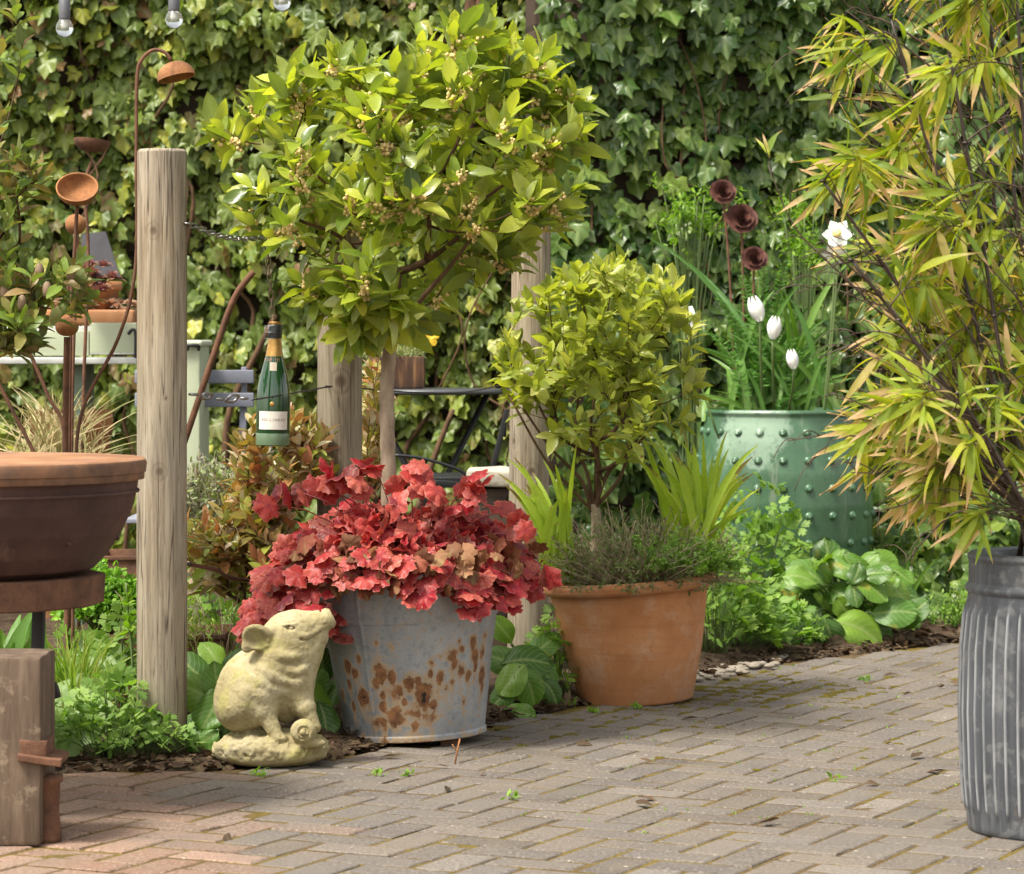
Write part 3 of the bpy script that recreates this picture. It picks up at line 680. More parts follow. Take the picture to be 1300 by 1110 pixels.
# ================================================================== TREES
def grow(root, tips, r_tip=.0016, expo=.45, curve=.15):
    """branches that join each tip to the nearest sensible point of the growing tree; root: polyline of the trunk"""
    nodes = [np.array(p, float) for p in root]; par = [-1]+list(range(len(root)-1)); chains = [list(range(len(root)))]
    order = np.argsort(np.linalg.norm(tips-nodes[-1], axis=1)); lo = len(root)-2; nr = len(root)
    plen = [0.0]*nr; endn = []
    for k in order:
        T = tips[k]; N = np.array(nodes); d = np.linalg.norm(N-T, axis=1)
        sc = d+.45*np.array(plen)+np.where(N[:, 2] > T[2]+.02, .25, 0); sc[:lo] = 9
        j = int(np.argmin(sc)); b = N[j]; ln = d[j]; steps = max(2, int(ln/.035)); mid = (b+T)/2+A(0, 0, -.12*ln)+rng.normal(0, curve*ln*.5, 3)
        c = bez(b, mid, T, steps+1)[1:]; ch = [j]; p = j
        for q_ in c:
            nodes.append(q_); par.append(p); plen.append(plen[p]+np.linalg.norm(q_-nodes[p])); p = len(nodes)-1; ch.append(p)
        chains.append(ch); endn.append(p)
    cnt = np.zeros(len(nodes))
    for e in endn:
        p = e
        while p != -1: cnt[p] += 1; p = par[p]
    N = np.array(nodes); rad = r_tip*np.maximum(cnt, 1)**expo
    return N, rad, chains
def twig_leaves(mb, N, chains, size, per, span, temps, spread=.9, up=.35, szv=.2, first=1, downlow=None, flowers=None, fl_z=None):
    for ch in chains[first:]:
        pts = N[ch]; tip = pts[-1]; ax = nrm(pts[-1]-pts[-2]+A(0, 0, .25)*np.linalg.norm(pts[-1]-pts[-2])); L = span
        a0 = rng.random()*6.3; n = int(per+rng.integers(-2, 3)); x = nrm(np.cross(ax, A(.3, .2, 1))); y = np.cross(ax, x)
        k = np.arange(n); s = 1-k/max(n-1, 1); th = a0+k*2.4
        pos = tip-ax*(L*(1-s))[:, None]
        rad = np.cos(th)[:, None]*x+np.sin(th)[:, None]*y
        op = (spread*(1.05-.75*s))[:, None]
        D = ax*(1-op*.55)+rad*op+A(0, 0, up)*.3+rng.normal(0, .22, (n, 3))
        Nn = ax+A(0, -.1, .7)-rad*.5+rng.normal(0, .25, (n, 3))
        if downlow is not None: D[:, 2] -= downlow(tip)
        scatter(mb, temps, pos, D, Nn, size*(.75+.35*(1-s)+rng.normal(0, szv*.5, n)).clip(.45, 1.4))
        if flowers is not None and rng.random() < fl_z(tip):
            for m in range(13):
                u = rng.random(); aa = rng.random()*6.3
                pp = tip-ax*(L*(.15+.85*u))+(math.cos(aa)*x+math.sin(aa)*y)*.010
                for _ in range(3): ball(flowers, pp+rng.normal(0, .004, 3), rng.uniform(.0034, .0056), 6)
def barkmat(name, a, b, sc=40):
    t = NT(name); n = t.noise(sc, 5, .6, t.co((1, 1, .35))); r = t.noise(160, 3, .6, t.co((.3, .3, 1)))
    c = t.ramp(n, [(.3, b), (.6, a), (.8, tuple(x*1.25 for x in a))]); c = t.mix(t.ramp(r, [(.6, 0.), (.7, .4)]), c, b)
    return t.done(t.pr(c, .85, 0, .2, t.bump(t.mix(.5, n, r), .35, .002)))
M_['bark'] = barkmat('bay_bark', (.38, .30, .21), (.21, .155, .11))
M_['twig'] = barkmat('twig_bark', (.13, .075, .04), (.06, .035, .02))
M_['flower'] = plain('bay_blossom', (.70, .52, .22), .7, 0, .35, 90, .2, 200)

# --- the bay tree in the bucket
BC = 7.87
def bay1():
    th = thing('bay_tree', 'tall standard bay tree with flowering rounded crown rising from the bucket', 'tree', (BX-.03, BC, .4))
    pts = [P(496, 740, BC), P(494, 640, BC), P(492, 560, BC), P(491, 500, BC), P(494, 450, BC), P(500, 405, BC)]
    tr = spline(pts, 8); rr = np.linspace(.0205, .0165, len(tr)); rr = rr+.0012*np.sin(np.arange(len(tr))*1.7)
    mb = MB(); tube(mb, tr, rr, 20); mb.build('trunk', M_['bark'], th)
    # crown silhouette sampled from the photo: rows of (y, xmin, xmax)
    rows = [(30, 590, 640), (55, 420, 680), (85, 350, 730), (120, 290, 750), (150, 245, 765), (190, 265, 785), (230, 262, 778), (270, 272, 752), (310, 310, 690), (345, 330, 650), (380, 390, 590), (410, 420, 475)]
    ys_ = [r_[0] for r_ in rows]; tips = []
    while len(tips) < 215:
        y = rng.uniform(35, 400); x0 = np.interp(y, ys_, [r_[1] for r_ in rows]); x1 = np.interp(y, ys_, [r_[2] for r_ in rows])
        x0 += 22; x1 -= 22
        if rng.random() > (x1-x0)/460+.1: continue
        u = rng.uniform(-1, 1); x = (x0+x1)/2+u*(x1-x0)/2
        if x < 370 and rng.random() < .45: continue
        if y > 290 and rng.random() < .55: continue
        hd = .43*math.sqrt(max(0, 1-u*u))*np.interp(y, [30, 110, 220, 330, 400], [.45, .85, 1.0, .85, .4])
        v = rng.uniform(-1, 1); 
        if u*u+v*v < .35*rng.random() and y > 120: continue
        dd = BC+v*hd; tips.append(P(x, y+12, BC)+A(0, v*hd, 0))
    tips += [P(620, 40, 7.8), P(612, 25, 7.8), P(285, 165, 7.8), P(280, 172, 7.95), P(690, 75, 7.75), P(735, 130, 7.8), P(440, 430, 7.75), P(452, 405, 7.72), P(430, 400, 7.8)]
    tips = np.array(tips)
    root = [P(494, 450, BC), P(500, 405, BC), P(503, 375, BC), P(505, 345, BC)]
    N, rad, ch = grow(root, tips, .00135, .40)
    mb = MB()
    for c in ch: tube(mb, N[c], rad[c]*np.where(np.arange(len(c)) == 0, np.minimum(1, rad[c[min(1, len(c)-1)]]/rad[c[0]]*1.25), 1), 7)
    # main forks seen in the photo
    for pp, r0 in (([(494, 440), (470, 410), (440, 390), (418, 350)], .009), ([(497, 425), (530, 385), (570, 340), (600, 300)], .009), ([(500, 400), (470, 340), (430, 300), (380, 280)], .007)):
        c = spline([P(a, b, BC-.03*i) for i, (a, b) in enumerate(pp)], 6); tube(mb, c, np.linspace(r0, .004, len(c)), 8)
    mb.build('branches', M_['twig'], th)
    lf = MB(); fl = MB()
    twig_leaves(lf, N, ch, .088, 9, .075, BAY, 1.0, .5, .3, 1, lambda p: max(0, (1.30-p[2]))*2.6, fl, lambda p: .75 if p[2] > 1.12 else .2)
    # inner, older leaves along the branches
    idx = rng.integers(4, len(N), 220); D = rng.normal(0, 1, (220, 3))+A(0, -.3, -.1)
    scatter(lf, BAY, N[idx], D, up_hint(220, .5), rng.uniform(.06, .09, 220))
    lf.build('leaves', leafmat('bay_leaf', [(.10, .16, .025), (.20, .28, .035), (.30, .37, .04), (.40, .45, .05), (.22, .31, .04), (.50, .53, .09), (.14, .21, .03), (.44, .48, .14)], .27, .42, (1.6, 1.6, .5), spec=.9, back=(.17, .22, .09), blotch=((.13, .13, .03), 34, .66)), th)
    fl.build('flowers', M_['flower'], th)
bay1()
def bay2():
    c0 = 8.72; th = thing('small_bay_tree', 'low yellowish bay bush with twisted stems growing in the terracotta pot', 'tree', (.3, c0, .3))
    rows = [(325, 730, 820), (350, 690, 870), (380, 640, 895), (420, 628, 895), (470, 622, 900), (510, 640, 905), (545, 700, 880), (570, 750, 860)]
    tips = []
    while len(tips) < 185:
        y = rng.uniform(325, 560); x0 = np.interp(y, [r_[0] for r_ in rows], [r_[1] for r_ in rows])+12; x1 = np.interp(y, [r_[0] for r_ in rows], [r_[2] for r_ in rows])-10
        u = rng.uniform(-1, 1)
        if rng.random() > (x1-x0)/270: continue
        if y > 490 and rng.random() < .6: continue
        if fbm(A(u*1.5, y*.012, 3), 1.6, 4) < -.18: continue
        v = rng.uniform(-1, 1); hd = .28*math.sqrt(max(0, 1-u*u)); tips.append(P((x0+x1)/2+u*(x1-x0)/2, y+8, c0)+A(0, v*hd, 0))
    root = spline([P(752, 740, c0), P(755, 705, c0), P(757, 680, c0), P(754, 655, c0), P(757, 635, c0)], 2)
    mb = MB(); tube(mb, spline([P(750, 740, c0), P(755, 700, c0), P(757, 660, c0), P(754, 640, c0)], 6), np.linspace(.017, .013, 19), 10)
    mb.build('trunk', M_['bark'], th)
    N, rad, ch = grow(root, np.array(tips), .0011, .40, .3)
    mb = MB()
    for c in ch[1:]: tube(mb, N[c], np.minimum(rad[c], .008), 6)
    for pp, r0 in (([(752, 650), (738, 610), (700, 570), (665, 520)], .006), ([(752, 650), (772, 600), (800, 575), (838, 530)], .008), ([(755, 655), (762, 600), (750, 550), (757, 490)], .0085), ([(753, 650), (725, 620), (690, 580), (645, 500)], .005), ([(756, 655), (745, 600), (730, 560), (735, 500)], .006), ([(760, 640), (790, 600), (800, 540), (795, 480)], .006)):
        c = spline([P(a, b, c0-.02*i) for i, (a, b) in enumerate(pp)], 6); tube(mb, c, np.linspace(r0, .003, len(c)), 7)
    mb.build('branches', M_['twig'], th)
    lf = MB(); twig_leaves(lf, N, ch, .062, 9, .06, BAY, 1.0, .5, .3, 1, lambda p: max(0, (.95-p[2]))*2)
    idx = rng.integers(8, len(N), 180); scatter(lf, BAY, N[idx], rng.normal(0, 1, (180, 3)), up_hint(180), rng.uniform(.04, .055, 180))
    lf.build('leaves', leafmat('golden_bay_leaf', [(.19, .25, .04), (.31, .37, .055), (.43, .47, .08), (.25, .31, .045), (.56, .57, .2), (.36, .41, .07), (.15, .2, .035)], .36, .42, (1.5, 1.5, .5), spec=.6, back=(.25, .27, .13), blotch=((.2, .13, .03), 30, .68)), th)
bay2()

# ================================================================== RED HEUCHERA in the bucket
def heuchera():
    th = thing('red_heuchera', 'mounded plant with frilly crimson and salmon leaves spilling over the rusty bucket', 'plant', (BX, BY, .42))
    lf = MB(); st = MB(); cz = .425; Pn = []; D = []; Nn = []; S = []
    n = 1020
    for k in range(n):
        az = rng.uniform(-PI, PI) if k % 3 else rng.uniform(-PI, 0)   # -pi/2 faces the camera
        ft = rng.random()**.55; ex = math.cos(az)
        RX = .375 if ex > 0 else .385
        if ex > .3: RX = .345
        x = RX*ft*math.cos(az); y = .33*ft*math.sin(az)
        z = cz+.105*(1-ft**2.4)+.035*math.sin(az*3+1)+rng.normal(0, .015)
        if ft > .80:   # hanging fringe
            z -= rng.uniform(-.01, .05) + (.12*rng.random() if ex < -.5 else 0)+(.02*rng.random() if ex > .6 else 0)
        out = A(math.cos(az), math.sin(az), 0)*(.35+ft)
        p = A(BX-.045+x, BY+y, z); Pn.append(p)
        droop = -.5*ft**2-(.7 if ft > .8 else 0)
        D.append(out*.9+A(0, 0, .25+droop)+rng.normal(0, .3, 3)); Nn.append(out*(.4+.5*ft)+A(0, -.6, .6)+rng.normal(0, .48, 3)); S.append(rng.uniform(.042, .082)*(.8 if z > .56 else 1))
        if k % 4 == 0:
            st_ = A(BX-.02+x*.25, BY+y*.25, cz-.02); tube(st, bez(st_, (st_+p)/2+A(0, 0, .06), p, 5), .0016, 4)
    Pn = np.array(Pn); hz = Pn[:, 2]
    scatter(lf, HEU, Pn, np.array(D), np.array(Nn), np.array(S), a=np.clip((hz-.52)*8+rng.normal(0, .2, n), 0, 1))
    for q_ in [(380, 625), (400, 612), (345, 640), (430, 605), (520, 600), (560, 640), (590, 625), (505, 628), (640, 650), (470, 590), (455, 600), (320, 800), (345, 805), (332, 780), (425, 790), (435, 770), (385, 790), (405, 790), (363, 800), (445, 615), (425, 625), (540, 615), (600, 630), (665, 680), (690, 720), (610, 612)]:
        p = P(q_[0], q_[1], 7.68+rng.uniform(-.05, .12)); m = 3
        scatter(lf, HEU, np.tile(p, (m, 1))+rng.normal(0, .015, (m, 3)), rng.normal(0, .5, (m, 3))+A(0, -.3, -.4 if q_[1] > 700 else .1), rng.normal(0, .3, (m, 3))+A(0, -.8, .7), rng.uniform(.055, .085, m), a=.2)
        if q_[1] < 700: tube(st, bez(A(BX+(p[0]-BX)*.4, BY, .44), (p+A(BX, BY, .5))/2+A(0, 0, .03), p, 5), .0017, 4)
    t = NT('heuchera_leaf'); r = t.n('ShaderNodeNewGeometry'); isl = r.outputs['Random Per Island']
    c = t.ramp(isl, [(0, (.30, .007, .025)), (.15, (.44, .06, .04)), (.28, (.37, .012, .024)), (.45, (.52, .14, .09)), (.58, (.27, .012, .024)), (.7, (.45, .07, .05)), (.82, (.38, .02, .03)), (.9, (.20, .07, .04)), (1, (.13, .008, .025))])
    uv = t.n('ShaderNodeUVMap').outputs[0]; sx = t.n('ShaderNodeSeparateXYZ'); t.set(sx.inputs[0], uv)
    c = t.mix(t.ramp(sx.outputs[1], [(.0, .55), (.35, 0.)]), c, (.20, .02, .05))
    va = t.math('ABSOLUTE', t.math('SUBTRACT', t.math('FRACT', t.math('MULTIPLY', sx.outputs[0], 7.)), .5)); c = t.mix(t.ramp(va, [(0., .75), (.09, 0.)]), c, (.16, .01, .03))
    n = t.noise(38, 4, .6); c = t.mix(t.ramp(n, [(.45, 0.), (.75, .5)]), c, (.56, .15, .10))
    c = t.mix(t.ramp(t.voro(75, 'DISTANCE_TO_EDGE'), [(.02, .5), (.08, 0.)]), c, (.24, .02, .04))
    c = t.mix(t.ramp(sx.outputs[1], [(.90, 0.), (1., .55)]), c, (.55, .22, .15))
    p = t.pr(c, .45, 0, .35, t.bump(t.noise(55, 3), .5, .006)); tr = t.n('ShaderNodeBsdfTranslucent'); t.set(tr.inputs[0], t.mix(1, c, (1.5, .75, .7), 'MULTIPLY'))
    mx = t.n('ShaderNodeMixShader'); mx.inputs[0].default_value = .3; t.t.links.new(p, mx.inputs[1]); t.t.links.new(tr.outputs[0], mx.inputs[2])
    lf.build('leaves', t.done(mx.outputs[0]), th)
    dl = MB(); nd = 60; az = rng.uniform(-2.6, .3, nd); Pd = np.stack([BX-.03+.33*np.cos(az)*rng.uniform(.7, 1.05, nd), BY+.31*np.sin(az), cz-rng.uniform(-.08, .04, nd)], 1)
    scatter(dl, HEU, Pd, rng.normal(0, .6, (nd, 3))+A(.2, -.3, -.6), rng.normal(0, .7, (nd, 3))+A(.2, -.7, .3), rng.uniform(.04, .075, nd)); dl.build('withered_leaves', leafmat('withered_leaf', [(.2, .08, .035), (.28, .14, .07), (.13, .05, .025), (.26, .07, .04)], .7, .15, (1, .7, .6), vein=.2), th)
    st.build('stems', plain('heuchera_stem', (.30, .07, .07), .6), th)
heuchera()

# ================================================================== IVY WALLS
t = NT('old_wall'); n = t.noise(6, 5, .6)
bk = t.n('ShaderNodeTexBrick'); 
mp = t.n('ShaderNodeMapping'); mp.inputs['Rotation'].default_value = (R(90), 0, 0); t.set(mp.inputs[0], t.co()); t.set(bk.inputs['Vector'], mp.outputs[0])
bk.inputs['Scale'].default_value = 1; bk.inputs['Brick Width'].default_value = .34; bk.inputs['Row Height'].default_value = .17; bk.inputs['Mortar Size'].default_value = .012
bk.inputs['Color1'].default_value = (.10, .07, .05, 1); bk.inputs['Color2'].default_value = (.05, .036, .027, 1); bk.inputs['Mortar'].default_value = (.03, .022, .018, 1)
c = t.mix(t.ramp(n, [(.4, 0.), (.7, .6)]), bk.outputs['Color'], (.06, .045, .03))
M_['wall'] = t.done(t.pr(c, .95, 0, .15, t.bump(t.mix(.6, n, bk.outputs['Fac']), .6, .02)))
def ivy_wall(p0, p1, ztop, dens, size, mat, wname, wlabel, iname, ilabel, seed, thin=None):
    p0 = A(*p0); p1 = A(*p1); L = np.linalg.norm(p1-p0); u = (p1-p0)/L; nn = A(u[1], -u[0])    # faces the camera
    w = MB(); c = (p0+p1)/2-nn*.12
    box(w, (c[0], c[1], ztop/2-.1), (L+.02, .18, ztop+.2), .01, Matrix.Rotation(math.atan2(u[1], u[0]), 4, 'Z'))
    w.build(wname, M_['wall'], label=wlabel, cat='wall')
    th = thing(iname, ilabel, 'ivy', (c[0], c[1], 0), 'ivy covering the garden walls')
    n = int(L*ztop*dens); s = rng.uniform(0, L, n); z = rng.uniform(.0, ztop+.1, n)
    q = np.stack([s, z, z*0+seed], 1); bul = .16+.17*fbm(q, 1.8, seed)+.13*fbm(q, 6, seed+1)
    layer = rng.random(n); off = (bul*(.35+.75*layer)).clip(.0, .4)-.02
    keep = (fbm(q, 4.5, seed+9) > -.36) | (layer < .25)
    if thin is not None: keep &= rng.random(n) < thin(p0[0]+u[0]*s, z)
    s, z, off = s[keep], z[keep], off[keep]; n = len(s)
    Pn = np.stack([p0[0]+u[0]*s+nn[0]*off, p0[1]+u[1]*s+nn[1]*off, z], 1)
    D = A(0, 0, -1)+np.stack([rng.normal(0, .5, n), -np.abs(rng.normal(.35, .25, n)), rng.normal(0, .25, n)], 1)
    Nn = A(nn[0], nn[1], .6)+rng.normal(0, .5, (n, 3))
    mb = MB(); scatter(mb, IVY, Pn, D, Nn, size*(.45+.75*rng.random(n)**.8)); mb.build('leaves', mat, th)
    st = MB()
    for k in range(int(L*9)):
        s0 = rng.uniform(0, L); pts = []; zz = 0 if k % 2 else rng.uniform(.3, 1.6); x = s0
        for _ in range(7):
            o_ = rng.uniform(.02, .17); pts.append(A(p0[0]+u[0]*x+nn[0]*o_, p0[1]+u[1]*x+nn[1]*o_, zz)); x += rng.normal(0, .09); zz += rng.uniform(.12, .3)
        c_ = spline(pts, 4); tube(st, c_, np.linspace(rng.uniform(.005, .016), .003, len(c_)), 6)
    return th, st
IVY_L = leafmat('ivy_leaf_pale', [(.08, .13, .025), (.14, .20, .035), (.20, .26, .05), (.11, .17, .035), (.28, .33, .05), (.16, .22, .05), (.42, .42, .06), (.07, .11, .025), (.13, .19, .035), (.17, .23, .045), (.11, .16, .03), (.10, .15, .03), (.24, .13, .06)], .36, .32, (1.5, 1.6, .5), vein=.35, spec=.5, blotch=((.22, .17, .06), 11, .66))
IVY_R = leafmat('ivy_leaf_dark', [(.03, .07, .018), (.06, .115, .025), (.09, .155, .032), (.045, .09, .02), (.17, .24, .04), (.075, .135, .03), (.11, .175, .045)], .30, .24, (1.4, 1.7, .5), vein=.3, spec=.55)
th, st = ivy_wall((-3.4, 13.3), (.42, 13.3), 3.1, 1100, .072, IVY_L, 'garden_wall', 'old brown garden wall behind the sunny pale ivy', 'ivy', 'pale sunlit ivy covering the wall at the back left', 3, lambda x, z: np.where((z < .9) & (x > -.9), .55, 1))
# the thick old stem rising at top centre
for q_ in ([(598, -40), (596, 20), (588, 70), (600, 120), (590, 200)], [(585, -40), (600, 10), (604, 50), (590, 100)], [(620, -30), (606, 20), (598, 80)]):
    tube(st, spline([P(a, b, 12.9) for a, b in q_], 5), .022, 8)
for q_ in ([(530, 655), (532, 640)], [(530, 650), (548, 590), (575, 520)], [(285, 600), (292, 520), (330, 440), (350, 400)]):
    tube(st, spline([P(a, b, 12.9) for a, b in q_], 5), np.linspace(.016, .010, 16 if len(q_) == 4 else (11 if len(q_) == 3 else 6)), 8)
st.build('stems', M_['twig'], th)
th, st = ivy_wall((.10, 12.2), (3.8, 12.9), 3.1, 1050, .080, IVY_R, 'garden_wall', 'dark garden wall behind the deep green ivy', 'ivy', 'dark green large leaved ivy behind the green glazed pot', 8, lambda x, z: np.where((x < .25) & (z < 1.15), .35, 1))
st.build('stems', M_['twig'], th)

# ================================================================== BAMBOO
def bamboo():
    th = thing('bamboo', 'leafy bamboo with dark canes and brown tipped leaves in the ribbed planter', 'bamboo', (NX, NY, .58))
    cn = MB(); lf = MB(); tw = MB()
    LX = ([-60, 60, 130, 200, 300, 400, 500, 560, 620, 660, 720, 760], [1040, 1000, 1055, 940, 1065, 1090, 1075, 1035, 1120, 1150, 1190, 1230])
    def fan(p, d, k, s=1.0):
        qx = 650+p[0]/p[1]*F; qy = 430+(1-p[2])/p[1]*F
        if qx < np.interp(qy, *LX)+25+rng.random()*45 or qy > 672: return
        n = k; a = np.linspace(-.55, .55, n)+rng.normal(0, .12, n); d = nrm(d); side = nrm(np.cross(d, A(0, -1, .15)+rng.normal(0, .25, 3)))
        D = d[None]*np.cos(a)[:, None]+side[None]*np.sin(a)[:, None]+A(-.05, 0, -.10)+rng.normal(0, .12, (n, 3))
        scatter(lf, LANCE, np.tile(p, (n, 1))+rng.normal(0, .004, (n, 3)), D, A(0, -.7, .8)+rng.normal(0, .5, (n, 3)), s*rng.uniform(.06, .14, n))
    def branch(p, d, ln, depth, s=1):
        c = bez(p, p+d*ln*.5+A(0, 0, .03), p+d*ln+A(0, 0, -.10*ln), 7); tube(tw, c, np.linspace(.0022 if depth == 0 else .0013, .0008, 7), 4)
        fan(c[-1], c[-1]-c[-2], rng.integers(3, 6), s)
        for k in range(2 if depth == 0 else 1, 6):
            if rng.random() < (.62 if depth == 0 else .3):
                dd = nrm(nrm(c[k]-c[k-1])+rng.normal(0, .45, 3)+A(-.15, 0, -.02))
                if depth == 0: branch(c[k], dd, ln*rng.uniform(.25, .5), 1, s)
                else: fan(c[k], dd, rng.integers(2, 4), s)
    culms = []
    for px0, py0, px1, py1, dd in ((1300, 330, 1247, -30, 6.45), (1285, 500, 1235, -30, 6.6), (1270, 520, 1130, 20, 6.3), (1260, 480, 1090, 40, 6.55), (1230, 500, 1045, 230, 6.35), (1290, 560, 1190, -20, 6.25), (1310, 400, 1290, -30, 6.2), (1250, 560, 1080, 330, 6.2), (1265, 600, 1120, 470, 6.3), (1330, 300, 1340, -50, 6.5), (1350, 300, 1400, -50, 6.4), (1280, 600, 1180, 300, 6.7), (1340, 450, 1370, 100, 6.2), (1290, 640, 1170, 560, 6.25), (1275, 620, 1110, 560, 6.45), (1300, 640, 1215, 500, 6.12)):
        b = A(NX+rng.uniform(-.08, .08)-.02, NY+rng.uniform(-.08, .08), .53); m = P(px0, py0, dd); e = P(px1, py1, dd)
        c = spline([b, b*.45+m*.55+A(.0, 0, .0), m, (m+e)/2+A(-.0, 0, .01), e], 7); tube(cn, c, np.linspace(.0062, .0028, len(c)), 8)
        for k in range(3, len(c), 5): tube(cn, [c[k]-A(0, 0, .003), c[k], c[k]+A(0, 0, .003)], [.0055, .0075, .0055], 8)
        culms.append(c)
    for c in culms:
        for k in range(9, len(c)):
            if rng.random() > .31: continue
            p = c[k]
            left = rng.random() < .72
            d = nrm(A(-1 if left else .8, rng.normal(0, .55), rng.uniform(-.15, .75)))
            branch(p, d, rng.uniform(.08, .20), 0)
    for c in culms:      # fine bare side twigs
        for k in range(6, len(c), 2):
            for _ in range(2):
                L = rng.uniform(.10, .30); d = nrm(nrm(c[min(k+1, len(c)-1)]-c[k-1])+A(-.45, 0, .1)+rng.normal(0, .25, 3)); e = c[k]+d*L
                if 650+e[0]/e[1]*F > 1040: tube(tw, bez(c[k], c[k]+d*L*.5+A(.0, 0, .02), e, 5), [.0016, .0014, .0012, .001, .0008], 4)
    # arching sprays that reach out to the left, as in the photo
    for pts, dd in (([(1120, 400), (1070, 350), (1010, 290), (975, 210)], 6.5), ([(1190, 300), (1130, 220), (1070, 110), (1000, 60)], 6.6), ([(1200, 420), (1130, 380), (1080, 340), (1040, 300)], 6.4), ([(1200, 520), (1130, 520), (1080, 510), (1060, 505)], 6.35), ([(1180, 560), (1100, 555), (1050, 552), (1000, 560)], 6.3), ([(1230, 600), (1160, 590), (1120, 600), (1080, 600)], 6.3), ([(1240, 640), (1190, 620), (1150, 640), (1110, 650)], 6.25), ([(1200, 200), (1120, 140), (1060, 120), (1030, 110)], 6.5), ([(1180, 60), (1130, 30), (1080, 10), (1060, -20)], 6.5), ([(1180, 450), (1120, 430), (1075, 440), (1040, 455)], 6.4), ([(1260, 660), (1215, 650), (1170, 690), (1150, 715)], 6.2), ([(1230, 250), (1170, 230), (1110, 220), (1060, 230)], 6.4), ([(1260, 340), (1200, 320), (1120, 330), (1060, 335)], 6.35), ([(1200, 100), (1150, 60), (1120, 40), (1100, 60)], 6.4)):
        c = spline([P(a, b, dd) for a, b in pts], 5); tube(tw, c, np.linspace(.0028, .0012, len(c)), 5)
        for k in range(5, len(c), 3):
            d = nrm(c[k]-c[k-1]+rng.normal(0, .02, 3)+A(-.03, 0, 0)); branch(c[k], nrm(d+rng.normal(0, .4, 3)), rng.uniform(.04, .10), 1, .95)
        fan(c[-1], c[-1]-c[-2]+A(-.02, 0, -.005), 4)
    cn.build('canes', plain('bamboo_cane', (.035, .022, .016), .4, 0, .5, 30, .1), th)
    tw.build('twigs', plain('bamboo_twig', (.06, .035, .022), .6), th)
    lf.build('leaves', leafmat('bamboo_leaf', [(.11, .18, .03), (.21, .30, .035), (.34, .40, .04), (.14, .22, .04), (.46, .46, .045), (.20, .28, .03), (.33, .36, .04), (.46, .33, .17)], .45, .45, (1.6, 1.6, .35), tip=(.54, .36, .20), tipv=(.70, .90), vein=.12, spec=.35), th)
bamboo()

# ================================================================== BED PLANTS
G_ = {}
G_['fresh'] = leafmat('fresh_green', [(.09, .19, .03), (.14, .26, .04), (.2, .32, .05), (.12, .22, .035)], .5, .32)
G_['strap'] = leafmat('strap_leaf', [(.24, .38, .04), (.36, .48, .05), (.3, .44, .045), (.44, .5, .07)], .45, .35, (1.6, 1.6, .5), tip=(.25, .2, .05), tipv=(.95, 1.05), vein=.1)
G_['strap_dark'] = leafmat('strap_leaf_dark', [(.06, .15, .03), (.1, .21, .04), (.15, .27, .05)], .42, .28, vein=.1)
G_['grass'] = leafmat('grass_blade', [(.13, .22, .03), (.2, .3, .04), (.3, .33, .08)], .5, .3, vein=0)
G_['straw'] = leafmat('dry_grass', [(.42, .34, .18), (.55, .47, .28), (.33, .27, .13), (.3, .32, .12)], .6, .2, (1, 1, .8), vein=0)
G_['berg'] = leafmat('bergenia_leaf', [(.06, .15, .018), (.11, .22, .022), (.17, .29, .03), (.08, .18, .02), (.04, .10, .015), (.05, .12, .016)], .42, .25, (1.6, 1.7, .4), vein=.45, spec=.6, blotch=((.3, .28, .04), 8, .64), veins=.3)
G_['col'] = leafmat('columbine_leaf', [(.12, .22, .05), (.18, .3, .07), (.25, .37, .09), (.15, .26, .06)], .55, .3, vein=.15)
G_['parsley'] = leafmat('curly_leaf', [(.1, .23, .02), (.16, .33, .03), (.22, .4, .04)], .5, .3, vein=0)
G_['bronze'] = leafmat('bronze_leaf', [(.18, .24, .04), (.36, .2, .1), (.56, .42, .29), (.26, .33, .06), (.40, .15, .08), (.22, .31, .05), (.64, .52, .41), (.32, .38, .06), (.26, .13, .07)], .36, .3, (1.5, 1.2, .6), vein=.15, spec=.55)
G_['lav'] = leafmat('lavender_leaf', [(.2, .25, .13), (.28, .33, .18), (.2, .16, .18), (.26, .32, .12)], .7, .2, vein=0)
G_['twigs'] = plain('dry_twig', (.34, .26, .17), .9, 0, .4, 60)
G_['stem'] = plain('green_stem', (.10, .15, .04), .6, 0, .3, 40)
G_['pale_leaf'] = leafmat('pale_round_leaf', [(.2, .3, .12), (.25, .34, .16)], .5, .25, vein=.3, veins=.4)

def straps(name, label, cat, base, tips, w, mat, spread=.03, n=8, bendup=.3, group=None):
    base = A(*base); th = thing(name, label, cat, base, group); mb = MB()
    if len(tips) < 20: tips = list(tips)+[np.asarray(q)+rng.normal(0, .03, 3)-A(0, 0, rng.uniform(0, .05)) for q in tips]
    for tp in tips:
        b = base+A(rng.normal(0, spread), rng.normal(0, spread), 0); tp = np.asarray(tp, float)
        L = np.linalg.norm(tp-b); bend = b*.5+tp*.5; bend = A(b[0]*.7+tp[0]*.3, b[1]*.7+tp[1]*.3, max(b[2], tp[2])*.75+b[2]*.25)
        blade_patch(mb, b, tp, w*rng.uniform(.7, 1.2), n, bend+A(0, 0, bendup*.0))
    mb.build('leaves', mat, th); return th
